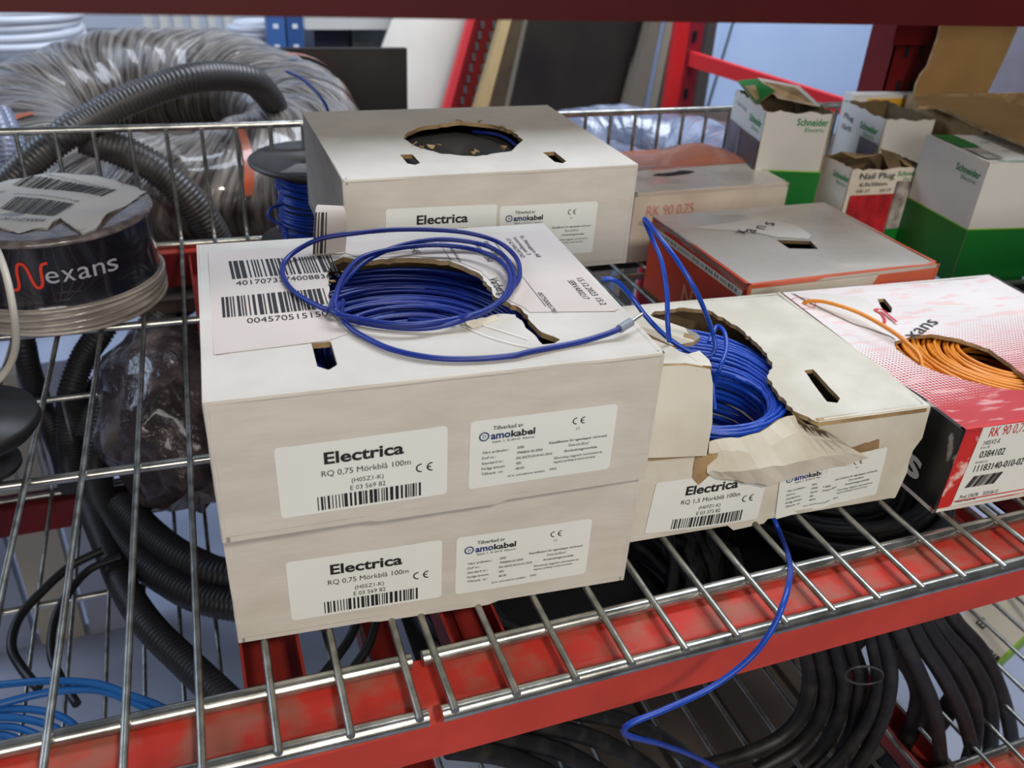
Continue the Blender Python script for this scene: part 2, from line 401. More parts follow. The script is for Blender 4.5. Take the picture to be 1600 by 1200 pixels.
#SECTION_SETTING
# ------------------------------------------------------------------ the setting
FLOOR = M('grey_concrete', (172, 178, 196), .6, c2=(150, 158, 180), nscale=6, bump=(40, .2, .002))
WALLM = M('pale_painted_wall', (190, 196, 206), .7, c2=(182, 188, 198), nscale=3)
struct(MB().box(-3, -1.6, -.95, 4.5, 4.2, -.9, FLOOR).build('floor'))
struct(MB().box(-3, 4.0, -.9, 4.5, 4.1, 2.2, WALLM).build('wall_back'))
struct(MB().box(4.4, -1.6, -.9, 4.5, 4.0, 2.2, WALLM).build('wall_right'))

# ------------------------------------------------------------------ the rack: beams, support bars, upright
def beam_profile(b, x0, x1, zt, yf, flip=1, h=.0295, mat=RED, top=REDD):
    pr = [(yf+.0045, zt), (yf+.0015, zt-.0006), (yf, zt-.003), (yf-.0035, zt-.0040), (yf-.0045, zt-.006), (yf-.0045, zt-h), (yf-.0035, zt-h-.001), (yf+.03, zt-h-.001), (yf+.031, zt-h), (yf+.031, zt-.001), (yf+.030, zt)]
    yc = yf+.0133
    if flip < 0: pr = [(2*yc-y, z) for y, z in pr]
    k = len(pr); vs = [(x0, y, z) for y, z in pr]+[(x1, y, z) for y, z in pr]
    sd = [(i, (i+1) % k, k+(i+1) % k, k+i) if flip < 0 else ((i+1) % k, i, k+i, k+(i+1) % k) for i in range(k)]
    b.add(vs, [sd[i] for i in range(k) if i not in (0, 1, 2, k-1)], mat)
    b.add(vs, [sd[i] for i in (k-1,)], top); b.add(vs, [sd[i] for i in (0, 1, 2)], mat, True)
    b.add(vs[:k], [list(range(k))], mat); b.add(vs[k:], [list(range(k-1, -1, -1))], mat)
rack = thing('storage_rack', 'red steel storage rack with wire decks carrying the cable boxes', 'rack', (.3, .56, -.9))
ZR = -.0099
for zt in (ZR, ZR-.27):
    b = MB(); beam_profile(b, -.75, 1.0, zt, .2642); b.build('front_beam', rack)
    b = MB(); beam_profile(b, -.75, 1.0, zt, .855, -1, h=.034, mat=MAROON, top=(REDD if zt == ZR else MAROON)); b.build('rear_beam', rack)  # rear beams: shade painted in as a darker red than the front
UP = M('dark_red_shaded_paint', (74, 9, 11), .5, c2=(60, 7, 9), nscale=9, spec=.3)  # overhead beams: the shade they stand in is put into the colour
b = MB(); z0 = .2905; za, zb = .2925+.0085*.715, .2925-.0085*1.035
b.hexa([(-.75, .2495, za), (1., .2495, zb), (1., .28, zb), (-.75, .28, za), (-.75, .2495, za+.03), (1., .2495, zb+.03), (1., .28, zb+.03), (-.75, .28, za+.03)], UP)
o = b.build('upper_front_beam', rack); o['label'] = 'red beam overhead with shade painted into its colour'
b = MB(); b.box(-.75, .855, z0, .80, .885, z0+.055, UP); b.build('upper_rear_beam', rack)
b = MB(); b.box(-.75, .63, .322, 1.0, .855, .326, M('shade_panel_grey', (176, 174, 166), .5)); b.build('added_shade_panel', rack)  # unseen panel above the view, added to shade the rear boxes
BARR = M('support_bar_red', (158, 44, 34), .55, c2=(136, 38, 30), nscale=20)
for x in (-.30, -.004, .0975, .50, .78):
    for zt in (-.0125, -.2825):
        b = MB(); w_ = .029; y0, y1 = .2935, .852; t = .0015; hh = .022
        b.box(x, y0, zt-hh, x+w_, y1, zt-hh+t, BARR); b.box(x, y0, zt-hh, x+t, y1, zt, BARR); b.box(x+w_-t, y0, zt-hh, x+w_, y1, zt, BARR)
        b.box(x+.0125, y0, zt-hh, x+.017, y1, zt-hh+.003, BARR)
        b.build('support_bar', rack)
def upright(x, y, z0, z1, parent, w=.055, d=.045, mat=RED, holes=True):
    b = MB(); t = .002
    b.box(x, y, z0, x+w, y+t, z1, mat); b.box(x, y, z0, x+t, y+d, z1, mat); b.box(x+w-t, y, z0, x+w, y+d, z1, mat)
    if holes:
        z = z0+.02
        while z < z1:
            for hx in (x+w*.28, x+w*.65):
                b.box(hx, y-.0004, z, hx+.006, y+.0001, z+.014, BLACKP)
            z += .04
    return b.build('upright', parent)
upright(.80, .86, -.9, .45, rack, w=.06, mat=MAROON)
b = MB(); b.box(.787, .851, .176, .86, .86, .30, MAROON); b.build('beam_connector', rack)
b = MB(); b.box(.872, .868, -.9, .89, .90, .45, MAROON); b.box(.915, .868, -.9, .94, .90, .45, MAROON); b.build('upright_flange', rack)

# ------------------------------------------------------------------ wire decks
def make_deck(name, label, xr0, xr1, wires, z, rot=0, pivot=(0, 0), zig=True, yback=.866, last_fence=True, rods=(.2573, .2912, .4875, .69, .862)):
    t = thing(name, label, 'wire deck', (xr0, .2565, z))
    def T(p):
        x, y, zz = p; dx, dy = x-pivot[0], y-pivot[1]; c, s = math.cos(rot), math.sin(rot); return Vector((pivot[0]+dx*c+dy*s, pivot[1]-dx*s+dy*c, zz+z))
    for i, y in enumerate(rods):
        r = .0040 if i < 2 else .0031
        MB().tube([T((xr0, y, -.0059)), T((xr0+.001, y, -.0059)), T((xr1, y, -.0059))], r, ZINC, n=14).build('rod', t)
    MB().tube([T((xr0, yback+.004, .105)), T((xr1, yback+.004, .105))], .0034, ZINC, n=12).build('rod', t)
    proto = None
    for x in wires:
        if proto is None:
            pts = [(x, .2538, -.0019), (x, .55, -.0019), (x, yback-.008, -.0019), (x, yback-.002, .001), (x, yback, .008), (x, yback, .104)]
            proto = MB().tube([T(p) for p in pts], .0019, ZINCD, n=9).build('wire', t); x0 = x; w0 = proto
        else:
            c = proto.copy(); COL.objects.link(c); attach(c, t)
            d = T((x, 0, 0))-T((x0, 0, 0)); c.location = proto.location + d
    return t
rx = [.0848+.02995*k for k in range(27)]
make_deck('wire_deck', 'zinc wire deck on the right under the torn cardboard boxes', .0793, rx[-1]+.008, rx, 0)
lx = [.0684-.0309*k for k in range(18)]
make_deck('wire_deck', 'zinc wire deck on the left under the wrapped cable drum', lx[-1]-.01, .0728, lx, 0, rot=.026, pivot=(.0728, .2565))
make_deck('wire_deck', 'lower zinc wire deck seen through the left deck', -.62, .08, [.066-.0300*k for k in range(22)], -.27)
make_deck('wire_deck', 'lower zinc wire deck holding the black rubber cables', .09, .98, [.098+.03*k for k in range(29)], -.27)
#SECTION_BOXES
# ------------------------------------------------------------------ the three white cable boxes
def std_hole(seed, c=(.1, .087), r=.0425, sq=1.): return rag(circ(c[0], c[1], r*sq, 36, rx=r), .0011, .004, seed)
SL = lambda: [slot(.0505, .033, .0085, .024), slot(.1515, .035, .0085, .024)]
FB = Frame(-.0037, .3214, 0, -.073, .2, .1673, .0705)
bB = thing('cable_box', 'closed white cable box, bottom one of the front stack', 'cable box', FB.P(.1, .08, 0), 'white cable boxes in cardboard')
carton(FB, bB, std_hole(4), SL(), seed=11)
sticker_article(plane_fn(FB.front(), .0255, .0092, .006, wob(11)), bB, res=.01); sticker_maker(plane_fn(FB.front(), .1062, .0095, 0, wob(11)), bB, res=.01)

FA = Frame(-.0041, .3112, .0712, -.0436, .2, .1673, .0711)
bA = thing('cable_box', 'white cable box with torn shipping label on its lid, top of the front stack', 'cable box', FA.P(.1, .08, 0), 'white cable boxes in cardboard')
holeA = rag([(.066, .128), (.074, .137), (.0830, .1300), (.1092, .1293), (.1289, .1222), (.1402, .1042), (.1421, .083), (.141, .0716), (.1496, .0562), (.150, .034), (.1568, .0211), (.1525, .0185), (.1475, .0185), (.1445, .036), (.1445, .0505), (.137, .053), (.1161, .046), (.0869, .0459), (.0694, .0547), (.0596, .069), (.0600, .09), (.063, .11)], .0010, .0035, 8)
_, lidA = carton(FA, bA, holeA, [slot(.0508, .0295, .0085, .0255)], seed=21)
sticker_article(plane_fn(FA.front(), .0252, .0086, .008, wob(21)), bA, res=.01); sticker_maker(plane_fn(FA.front(), .109, .0097, 0, wob(21)), bA, res=.01)
# shipping label over the torn lid, in two parts left and right of the hole
dA = wob(23, .0004)
s = Sheet(plane_fn(FA.top(), disp=dA))
s.base(rag([(.0052, .155), (.0052, .0385), (.0545, .0430)], 0, .02, 3, False)+rag([(.0545, .0430), (.064, .047), (.0585, .069), (.0595, .09), (.0625, .11), (.0655, .128), (.072, .138), (.0715, .155)], .001, .004, 5, False), SHIP, res=.012)
s.bars(.0160, .1165, .0690, .1395, 5, density=.75, shear=-.001); s.text('4017073374008836 9', .0175, .069, .1085, .0052, res=3)
s.bars(.0100, .0745, .0560, .0965, 6, density=.75); s.bars(.0560, .079, .0590, .0965, 9, density=.06)
s.text('004570515150', .0205, .0572, .0665, .0052, res=3)
s.mb.build('shipping_label', bA)['label'] = 'barcode half of the shipping label'
s = Sheet(plane_fn(FA.top(), disp=dA))
s.base(rag([(.076, .157), (.0760, .1415), (.0835, .1325), (.1092, .1315), (.1305, .1240), (.1425, .1045), (.1445, .083), (.1435, .0716), (.1512, .0565)], .0006, .004, 6, False)+[(.152, .0512), (.1942, .0445), (.1975, .047), (.1975, .157)], SHIP, res=.012)
R90 = -math.pi/2
def rt(t, x, y, ln, cap, **k): s.text(t, x, x+ln, y, cap, rot=R90, **k)
rt('Electro Pro Väst AB', .1560, .1505, .048, .0036, res=2); rt('Skrebacken 260', .1495, .1495, .034, .0036); rt('Varberg', .1435, .094, .021, .0048, bold=.01)
rt('Allé. Mottagare AB', .1790, .1540, .036, .0026); rt('Industrivägen 3', .1745, .1545, .032, .0026); rt('SE-302 62 HALMSTAD', .1700, .1550, .036, .0026)
rt('15.12.2023 15:2', .1900, .0860, .034, .0034); rt('SERVAR0217', .1840, .0840, .024, .0034); rt('0075000578?', .1630, .0720, .024, .0026)
rt('09645', .1120, .1480, .014, .0045); rt('Produkt Adressen', .1340, .1440, .026, .0022)
s.rect(.1618, .056, .1624, .148, INKGR); s.rect(.1305, .148, .1624, .1485, INKGR); s.rect(.1300, .120, .1304, .148, INKGR)
s.mb.build('shipping_label', bA)['label'] = 'address half of the shipping label'
# curled corner of the label standing up behind the wire
b = MB(); P0 = FA.P(.064, .142, FA.H+.0005); nb = 10; vs = []; uvs = []
for j in range(8):
    t = j/7
    for i in range(nb+1):
        q = i/nb; wdt = .0175*(1-.25*t**3); ang = t*1.75
        base = P0+FA.ux*((q-.3)*wdt+.004*t)+FA.uz*(.0230*math.sin(ang*.9))+FA.uy*(.011*(1-math.cos(ang))-.004*q*t)
        vs.append(base); uvs.append((q, t))
fs = [(j*(nb+1)+i, j*(nb+1)+i+1, (j+1)*(nb+1)+i+1, (j+1)*(nb+1)+i) for j in range(7) for i in range(nb)]
b.add(vs, fs, SHIP, True); b.add([v+FA.uy*.0004 for v in vs], [f[::-1] for f in fs], SHIP, True)
for i0, i1 in ((0, .6), (1.1, 1.5), (2.0, 2.9), (3.4, 3.8)):
    q = []
    for j in range(6):
        for i in (i0, i1):
            a = int(i); fr_ = i-a; v = vs[j*(nb+1)+a].lerp(vs[j*(nb+1)+a+1], fr_); q.append(v-FA.uy*.0006+FA.uz*.0003)
    b.add(q, [(2*j, 2*j+1, 2*j+3, 2*j+2) for j in range(5)], INK)
b.build('curled_label_corner', bA)
s = Sheet(plane_fn(FA.top(), disp=dA)); CR = M('crease_highlight', (226, 222, 214), .7)
def crease(pts): s.stroke([FA.on_top(*p) for p in pts], .0007, CR, h=.0007)
crease([(722, 512), (760, 528), (800, 540), (828, 545)]); crease([(745, 508), (790, 522), (824, 533)]); 
s.mb.build('lid_crease', lidA)
# torn cardboard lip in front of the hole
b = MB(); lp = [(720, 500, .002), (722, 492, .007), (730, 506, .003), (740, 512, .0008), (780, 500, .0008), (775, 492, .003), (745, 500, .003)]
b.slab([FA.P(*(lambda q: (q[0], q[1], FA.H+h))(FA.on_top(px, py, h))) for px, py, h in lp], .0006, CARDW, n=Vector((0, 0, 1)))
b.build('torn_lip', lidA)
# little kraft scraps around the torn rim
b = MB(); rr_ = random.Random(3)
for k in range(9):
    a = math.radians(95+k*14+rr_.uniform(-4, 4)); u, v = .1+.041*math.cos(a), .087+.042*math.sin(a); q = [(u+rr_.uniform(-.003, .003), v+rr_.uniform(-.002, .002)) for _ in range(4)]
    MB().slab([FA.P(p[0], p[1], FA.H-.0005+rr_.uniform(0, .0012)) for p in q], .0005, KRAFT, n=Vector((0, 0, 1))).build('torn_scrap', lidA)
# the coil inside the top box, with its loose loops lying on the lid
cA = thing('wire_coil', 'dark blue wire coiled in the top front box, loops lying on the lid', 'wire coil', FA.P(.1, .085, .004))
b = MB(); b.tube(coil_path(FA.P(.096, .042, 0), .030, .076, .008, .056, .00275, 3, jit=.0032, tilt=.03, n=32, lean=.95), .00135, BLUEW, n=6)
zl = FA.o.z+FA.H
L1 = [(530, 474, .003), (519, 486, .0040), (475, 467, .0025), (450, 446, .002), (441, 424, .002), (447, 406, .003), (469, 388, .006), (505, 372, .010), (560, 364, .012), (612, 359, .012), (675, 359, .011), (731, 364, .009), (778, 378, .006), (806, 402, .004), (812, 430, .004), (800, 452, .004), (775, 475, .004), (747, 489, .0045), (706, 499, .005), (659, 506, .0055), (612, 506, .0055), (566, 499, .0055), (519, 486, .0060), (528, 455, .004), (547, 430, .003), (578, 404, .004), (628, 383, .006), (691, 374, .007), (753, 382, .005), (787, 400, .005), (803, 430, .005), (795, 460, .005), (762, 485, .0045), (724, 500, .0045), (680, 511, .003), (635, 513, .002), (581, 507, .002), (540, 497, .002), (524, 480, .004), (528, 452, .006), (541, 425, .006), (566, 402, .006), (610, 390, .006), (675, 383, .0065), (737, 389, .006), (780, 407, .006), (797, 432, .0065), (790, 460, .006), (765, 482, .006), (724, 496, .006), (680, 502, -.004), (640, 500, -.012)]
b.tube(spline([onz(px, py, zl+h) for px, py, h in L1], 6), .00135, BLUEW, n=8)
L2 = [(536, 470, -.004), (533, 492, .003), (545, 510, .0018), (566, 525, .0016), (612, 546, .0016), (675, 559, .0016), (737, 561, .0016), (800, 556, .0016), (831, 549, .0018), (903, 535, .002), (945, 523, .003), (968, 514, .0045)]
p2 = spline([onz(px, py, zl+h) for px, py, h in L2], 8); b.tube(p2, .00135, BLUEW, n=8); b.build('wire', cA)
fa, fb_, fc = onz(968, 514, zl+.0045), onz(986, 503, zl+.0055), onz(1003, 491, zl+.0065)
f = MB().tube([fa, fb_], .0021, FERR, n=12).build('ferrule_collar', cA); MB().tube([fb_, fc], .0009, TIN, n=8).build('ferrule_pin', f)

FC = Frame(.0908, .5207, .0884, -.008, .2, .1674, .0716)
bC = thing('cable_box', 'white cable box standing higher behind the front stack, drum seen in its hole', 'cable box', FC.P(.1, .08, 0), 'white cable boxes in cardboard')
_, lidC = carton(FC, bC, rag([(.0586, .0877), (.066, .103), (.0796, .1147), (.1124, .1245), (.1334, .1114), (.1425, .0937), (.1419, .0675), (.1253, .0454), (.0972, .0374), (.0748, .0454), (.0623, .0659)], .0009, .004, 12),
       [slot(.0505, .0335, .0085, .0245), slot(.1495, .025, .0085, .0255)], seed=31)
sticker_article(plane_fn(FC.front(), .0255, .0145, -.02, wob(31)), bC, res=.01); sticker_maker(plane_fn(FC.front(), .1018, .0115, -.012, wob(31)), bC, res=.01)
b = MB(); rr_ = random.Random(5)
for (u, v) in ((.062, .066), (.066, .060), (.071, .057), (.0775, .064), (.097, .041), (.100, .043), (.12, .047), (.137, .098), (.141, .09), (.139, .103), (.11, .124), (.125, .119)):
    q = [(u+rr_.uniform(-.003, .003), v+rr_.uniform(-.002, .002)) for _ in range(4)]
    MB().slab([FC.P(p[0], p[1], FC.H+rr_.uniform(0, .003)) for p in q], .0006, KRAFT, n=Vector((0, 0, 1))).build('torn_scrap', lidC)
dr = thing('wire_spool', 'dark grey spool inside the hole of the rear white box', 'spool', FC.P(.1, .085, .004))
b = MB(); c0 = FC.P(.1, .084, 0)
b.lathe(c0, [(.078, .005), (.078, .008), (.03, .008), (.03, .056), (.079, .056), (.079, .061), (.012, .061), (.012, .02)], GREYP, 48); b.build('spool_body', dr)
b = MB(); b.tube(spline([FC.P(.122, .124, .064), FC.P(.136, .098, .067), FC.P(.143, .070, .063)], 6), .0013, BLUEW); b.build('wire', dr)

# ------------------------------------------------------------------ spool under the rear box and the blue wire spool beside it
def spool(t, c, r, h, wire, nt, rw, flange=.003, core=None, tl=None, body=GREYP):
    b = MB(); core = core or r*.55
    b.lathe(c, [(0, 0), (r, 0), (r, flange), (core*.9, flange), (core*.9, h-flange), (r, h-flange), (r+.0006, h-flange*.4), (r-.0008, h), (r-.004, h-.0006), (.012, h-.0006), (.012, h-.01)], body, 56); b.build('spool_body', t)
    z = flange+rw; b = MB(); pts = []; rn = random.Random(nt); n = 28
    k = 0
    while z < h-flange-rw:
        rr = core+rw*2+rn.uniform(-.0015, .0015)
        for a in range(n): q = 2*math.pi*a/n; pts.append(Vector(c)+Vector((rr*math.cos(q), rr*math.sin(q), z+rw*2*a/n)))
        z += rw*2
    b.tube(pts, rw, wire, n=6); b.build('wire_winding', t)
sc = thing('wire_spool', 'grey flanged spool lying under the rear white box', 'spool', (.165, .607, 0)); spool(sc, Vector((.158, .607, .0002)), .073, .0865, BLUEB, 3, .0013)
sb = thing('wire_spool', 'blue wire on a dark grey spool beside the rear white box', 'spool', (.118, .80, 0))
cb = Vector((.1185, .8285, .0002))
b = MB(); b.lathe(cb, [(0, 0), (.053, 0), (.055, .003), (.028, .0045), (.027, .077), (.057, .078), (.060, .080), (.0605, .082), (.058, .084), (.05, .0815), (.013, .080), (.013, .06)], GREYP, 56); b.build('spool_body', sb)
b = MB(); rn = random.Random(9); pts = []
for k in range(26):
    rr = .034+rn.uniform(-.002, .003); z = .008+k*.0026; tl = rn.uniform(-.08, .08)
    for a in range(26): q = 2*math.pi*a/26; pts.append(cb+Vector((rr*math.cos(q), rr*math.sin(q), z+rr*math.cos(q)*tl)))
b.tube(pts, .0014, BLUEB, n=6)
b.tube(spline([ony(440, 320, .80), ony(425, 325, .785), ony(419, 338, .78), ony(432, 348, .775), ony(448, 362, .77), ony(446, 380, .765)], 6), .0014, BLUEB)
b.build('wire_winding', sb)
s = Sheet(plane_fn((cb+Vector((0, 0, .0815)), Vector((1, 0, 0)), Vector((0, 1, 0)), Vector((0, 0, 1)))))
s.base([(-.036, -.036), (.02, -.046), (.03, -.014), (-.018, -.012)], M('dull_paper', (150, 146, 142), .6)); s.mb.build('paper_tag', sb)
# loose wire passing behind the rear box
b = MB(); b.tube(spline([ony(448, 112, .90), ony(470, 122, .86), ony(495, 145, .82), ony(512, 175, .80), ony(500, 215, .79), ony(490, 240, .80)], 8), .0014, BLUEW); o = b.build('loose_wire')
tag(o, 'dark blue wire end arching up behind the rear white box', 'wire')
#SECTION_BOXD
# ------------------------------------------------------------------ the crushed box with the open blue coil
FD = Frame(.1953, .3346, 0, -.0517, .2007, .162, .0678)
bD = thing('cable_box', 'crushed white cable box torn open around bright blue wire', 'cable box', FD.P(.1, .08, 0))
dD = wob(41, .0009)
topD = [(.012, .162), (.012, .052)]+rag([(.012, .052), (.045, .052), (.056, .075), (.058, .11), (.072, .135), (.094, .149), (.1137, .152), (.1329, .1450), (.1393, .1177), (.1396, .0849), (.135, .0642), (.1246, .054), (.1207, .0353), (.118, .0139), (.1232, .0023), (.1250, -.001)], .0012, .0035, 3, False)[1:]+[(.2, -.001), (.203, .04), (.2007, .162)]
topD = topD[::-1] if sum((topD[i][0]*topD[(i+1) % len(topD)][1]-topD[(i+1) % len(topD)][0]*topD[i][1]) for i in range(len(topD))) < 0 else topD
frontD = [(.012, .0), (.08, .0012), (.085, -.0035), (.106, -.003), (.11, .002), (.15, .003), (.2, .0)]+[(.202, .02), (.1995, .034), (.2045, .045), (.203, .0678)]+rag([(.1250, .0678), (.128, .060), (.138, .052), (.148, .044), (.15, .036), (.13, .036), (.09, .036), (.064, .043), (.056, .055)], .0009, .0035, 6, False)+[(.012, .057)]
b = MB(); b.panel(FD.front(), frontD, oedge=KRAFT, th=.0028, mat=CARDW, inner=KRAFTD, edge=KRAFT, disp=dD, res=.012)
b.panel(FD.back(), quad(.2, FD.H), th=.0028, mat=CARDW, inner=KRAFTD, edge=KRAFT)
fr = FD.left(); b.panel((fr[0]+FD.ux*.012, fr[1], fr[2], fr[3]), quad(FD.D, .05), th=.0028, mat=CARDW, inner=KRAFTD, edge=KRAFT)
fr = FD.right(); b.panel((fr[0], fr[1], fr[2], fr[3]), quad(FD.D, FD.H), th=.0028, mat=CARDW, inner=KRAFTD, edge=KRAFT, disp=wob(44, .001), res=.02)
o, ux, uy, n = FD.bottom(); b.panel((o+FD.ux*.012, ux, uy, n), quad(.188, .162), th=.0028, mat=CARDW, inner=M('pale_inner_board', (200, 200, 205), .8))
for pa in ([(.130, 0, FD.H), (.203, 0, FD.H)], [(.2025, 0, FD.H), (.2025, .04, FD.H), (.2005, .16, FD.H)], [(.2025, 0, FD.H), (.204, .0, .046), (.1995, 0, .034), (.2015, 0, .02), (.1995, 0, .001)]):
    b.tube([FD.P(u-.0009, v+.0011, w-.0009)+Vector((0, 0, rnd.uniform(-.0003, .0003))) for u, v, w in [tuple(Vector(a).lerp(Vector(c), t/5)) for a, c in zip(pa, pa[1:]) for t in range(6)]], .0017, CARDW, n=8)
b.build('body', bD)
b = MB(); b.panel(FD.top(), topD, oedge=KRAFT, holes=[rag([(.151, .0535), (.1575, .0535), (.1545, .0205), (.150, .0165), (.1445, .019)], .0003, .004, 2)], th=.0028, mat=CARDW, inner=KRAFTD, edge=KRAFT, disp=wob(43, .0007), res=.012)
b.build('lid', bD)
def dT(px, py, z): q = onz(px, py, z); return q
def dF(px, py, v):
    u, z = FD.on_front(px, py, v); return FD.P(u, v, z)
# upright folded flap at the left front corner with its torn lip bent back
b = MB(); v_ = -.0035
fl = [dF(1030, 572, .010), dF(1075, 571, .006), dF(1110, 577, .004), dF(1114, 600, .002), dF(1113, 660, -.002), dF(1104, 712, v_), dF(1060, 714, v_), dF(1003, 716, v_), dF(1003, 640, .003)]
cen = dF(1060, 640, .003)
vs = fl+[cen]; b.add(vs, [(i, len(fl), (i+1) % len(fl)) for i in range(len(fl))], CARDW, True)
b.add([p+FD.uy*.0026 for p in vs], [((i+1) % len(fl), len(fl), i) for i in range(len(fl))], KRAFTD, True)
k = len(fl); b.add(fl+[p+FD.uy*.0026 for p in fl], [((i+1) % k, i, k+i, k+(i+1) % k) for i in range(k)], KRAFT)
b.build('front_flap', bD)
b = MB(); zf = fl[2].z
lipp = [(1030, 572, 0), (1052, 571, 0), (1075, 571, 0), (1090, 578, 0), (1098, 571, .001), (1112, 572, .001), (1108, 562, .002), (1098, 553, .002), (1093, 548, .002), (1075, 553, .001), (1062, 549, 0), (1050, 541, -.001), (1020, 530, -.002), (1000, 540, -.003)]
b.slab([onz(px, py, zf+h) for px, py, h in lipp], .0024, CARDW, n=Vector((0, 0, 1)), mat2=KRAFT)
b.slab([onz(px, py, zf-.012+h) for px, py, h in [(985, 505, .004), (1010, 520, .002), (1050, 540, 0), (1085, 534, .004), (1094, 527, .008), (1090, 521, .008), (1070, 512, .004), (1048, 505, .002), (1020, 495, .002), (1000, 480, 0)][::-1]], .0024, CARDW, n=Vector((0, 0, 1)), mat2=KRAFT)
b.build('torn_lip', bD)
# crumpled front edge pushed down
zt = .066; rid = [dF(1105, 738, -.002), dF(1140, 735, -.005), dF(1185, 732, -.006), dF(1245, 723, -.006), (dF(1295, 712, -.005)), dF(1333, 702, -.002)]
bk = [dT(1108, 690, .060), dT(1142, 684, .060), dT(1186, 676, .0605), dT(1230, 650, .0645), dT(1262, 661, .066), dT(1290, 673, .0665)]
off_ = Vector((0, .0022, -.0016)); lo = [dF(1112, 745, -.001), dF(1149, 751, -.0035), dF(1199, 758, -.004), dF(1245, 744, -.004), dF(1305, 729, -.003), dF(1356, 717, -.0015)]
b = MB(); rows = [bk, [(a+c)/2+Vector((0, 0, .0015+.002*math.sin(i*2.4))) for i, (a, c) in enumerate(zip(bk, rid))], rid, lo]; vs = []; nc = 25
for rw in rows:
    q = spline(rw, 3); vs += [p+Vector((rnd.uniform(-.0008, .0008), rnd.uniform(-.0006, .0006), rnd.uniform(-.0008, .0008))) for p in q]
m_ = len(q); fs = [(j*m_+i, (j+1)*m_+i, (j+1)*m_+i+1, j*m_+i+1) for j in range(3) for i in range(m_-1)]
b.add(vs, fs, CARDW); b.add([p+off_ for p in vs], [f[::-1] for f in fs], KRAFTD)
edge = [i for i in range(m_)]; b.add([vs[i] for i in edge]+[vs[i]+off_ for i in edge], [(i+1, i, m_+i, m_+i+1) for i in range(m_-1)], KRAFT)
b.build('crumpled_edge', bD)
# bare kraft where the facing has torn away
b = MB(); fnD = plane_fn(FD.front(), disp=dD)
def kp(pts, sd, h=.0004): 
    s = Sheet(fnD); s.base(rag([FD.on_front(px, py) for px, py in pts], .0006, .003, sd), KRAFT, th=h, res=.006); b.v_ = 0; return s.mb
mk = kp([(1327, 699), (1372, 684), (1371, 722), (1350, 728)], 1); mk.build('torn_patch', bD)['label'] = 'bare brown patch on the right'
mk = kp([(1085, 712), (1122, 708), (1118, 722), (1106, 742), (1090, 755), (1080, 745)], 2); mk.build('torn_patch', bD)['label'] = 'bare brown patch under the folded flap'
sticker_article(plane_fn(FD.front(), .0262, .0045, -.03, disp=lambda u, v: dD(u, v)+.0002), bD, 'RQ 1,5 Mörkblå 100m', '(H07Z1-K)', 'E 03 373 82', res=.008)
sticker_maker(plane_fn(FD.front(), .1130, -.0010, .10, disp=lambda u, v: dD(u, v)+.0005+.0012*math.exp(-((u-.145)/.004)**2)), bD, res=.006)
cD = thing('wire_coil', 'bright blue wire coil bulging out of the crushed box', 'wire coil', FD.P(.09, .07, .004))
b = MB(); b.tube(coil_path(FD.P(.085, .047, 0), .036, .068, .006, .060, .0030, 13, jit=.002, tilt=.02, n=34, lean=.95), .00148, BLUEB, n=6)
b.tube(coil_path(FD.P(.084, .047, 0), .036, .042, .040, .0600, .0030, 15, jit=.002, tilt=.02, n=32), .00148, BLUEB, n=6)
# loose strands that stand up out of it
S1p = [(940, 437, .135), (960, 438, .135), (985, 462, .125), (1010, 495, .115), (1040, 525, .105), (1075, 548, .098), (1105, 556, .096), (1117, 545, .10), (1112, 515, .11), (1090, 460, .135), (1060, 410, .15), (1030, 370, .158), (1010, 345, .160), (1008, 346, .158), (1020, 375, .150), (1034, 410, .142), (1042, 460, .13), (1043, 500, .12), (1046, 534, .108)]
b.tube(spline([onz(px, py, z) for px, py, z in S1p], 8), .0014, BLUEB, n=8)
S2p = [(1046, 534, .108), (1070, 552, .10), (1090, 558, .096), (1108, 552, .098), (1115, 530, .10)]
S3p = [(1108, 535, .08), (1120, 510, .084), (1132, 520, .084), (1135, 545, .080), (1125, 575, .074), (1115, 600, .062), (1117, 640, .05)]
b.tube(spline([onz(px, py, z) for px, py, z in S3p], 8), .0014, BLUEB, n=8)
b.build('wire', cD)
# strand that leaves the box below and hangs over the beam
hp = [onz(1205, 800, -.004), ony(1218, 832, .330), ony(1232, 870, .295), ony(1234, 900, .255), ony(1225, 940, .238), ony(1205, 985, .232), ony(1170, 1030, .230), ony(1110, 1075, .228), ony(1040, 1108, .226), ony(990, 1128, .226), ony(975, 1140, .228), ony(985, 1151, .234), ony(1030, 1162, .245), ony(1080, 1180, .26), ony(1130, 1206, .28), ony(1180, 1235, .30)]
o = MB().tube(spline(hp, 8), .0015, BLUEB, n=10).build('loose_wire'); tag(o, 'bright blue wire hanging over the front red beam', 'wire')

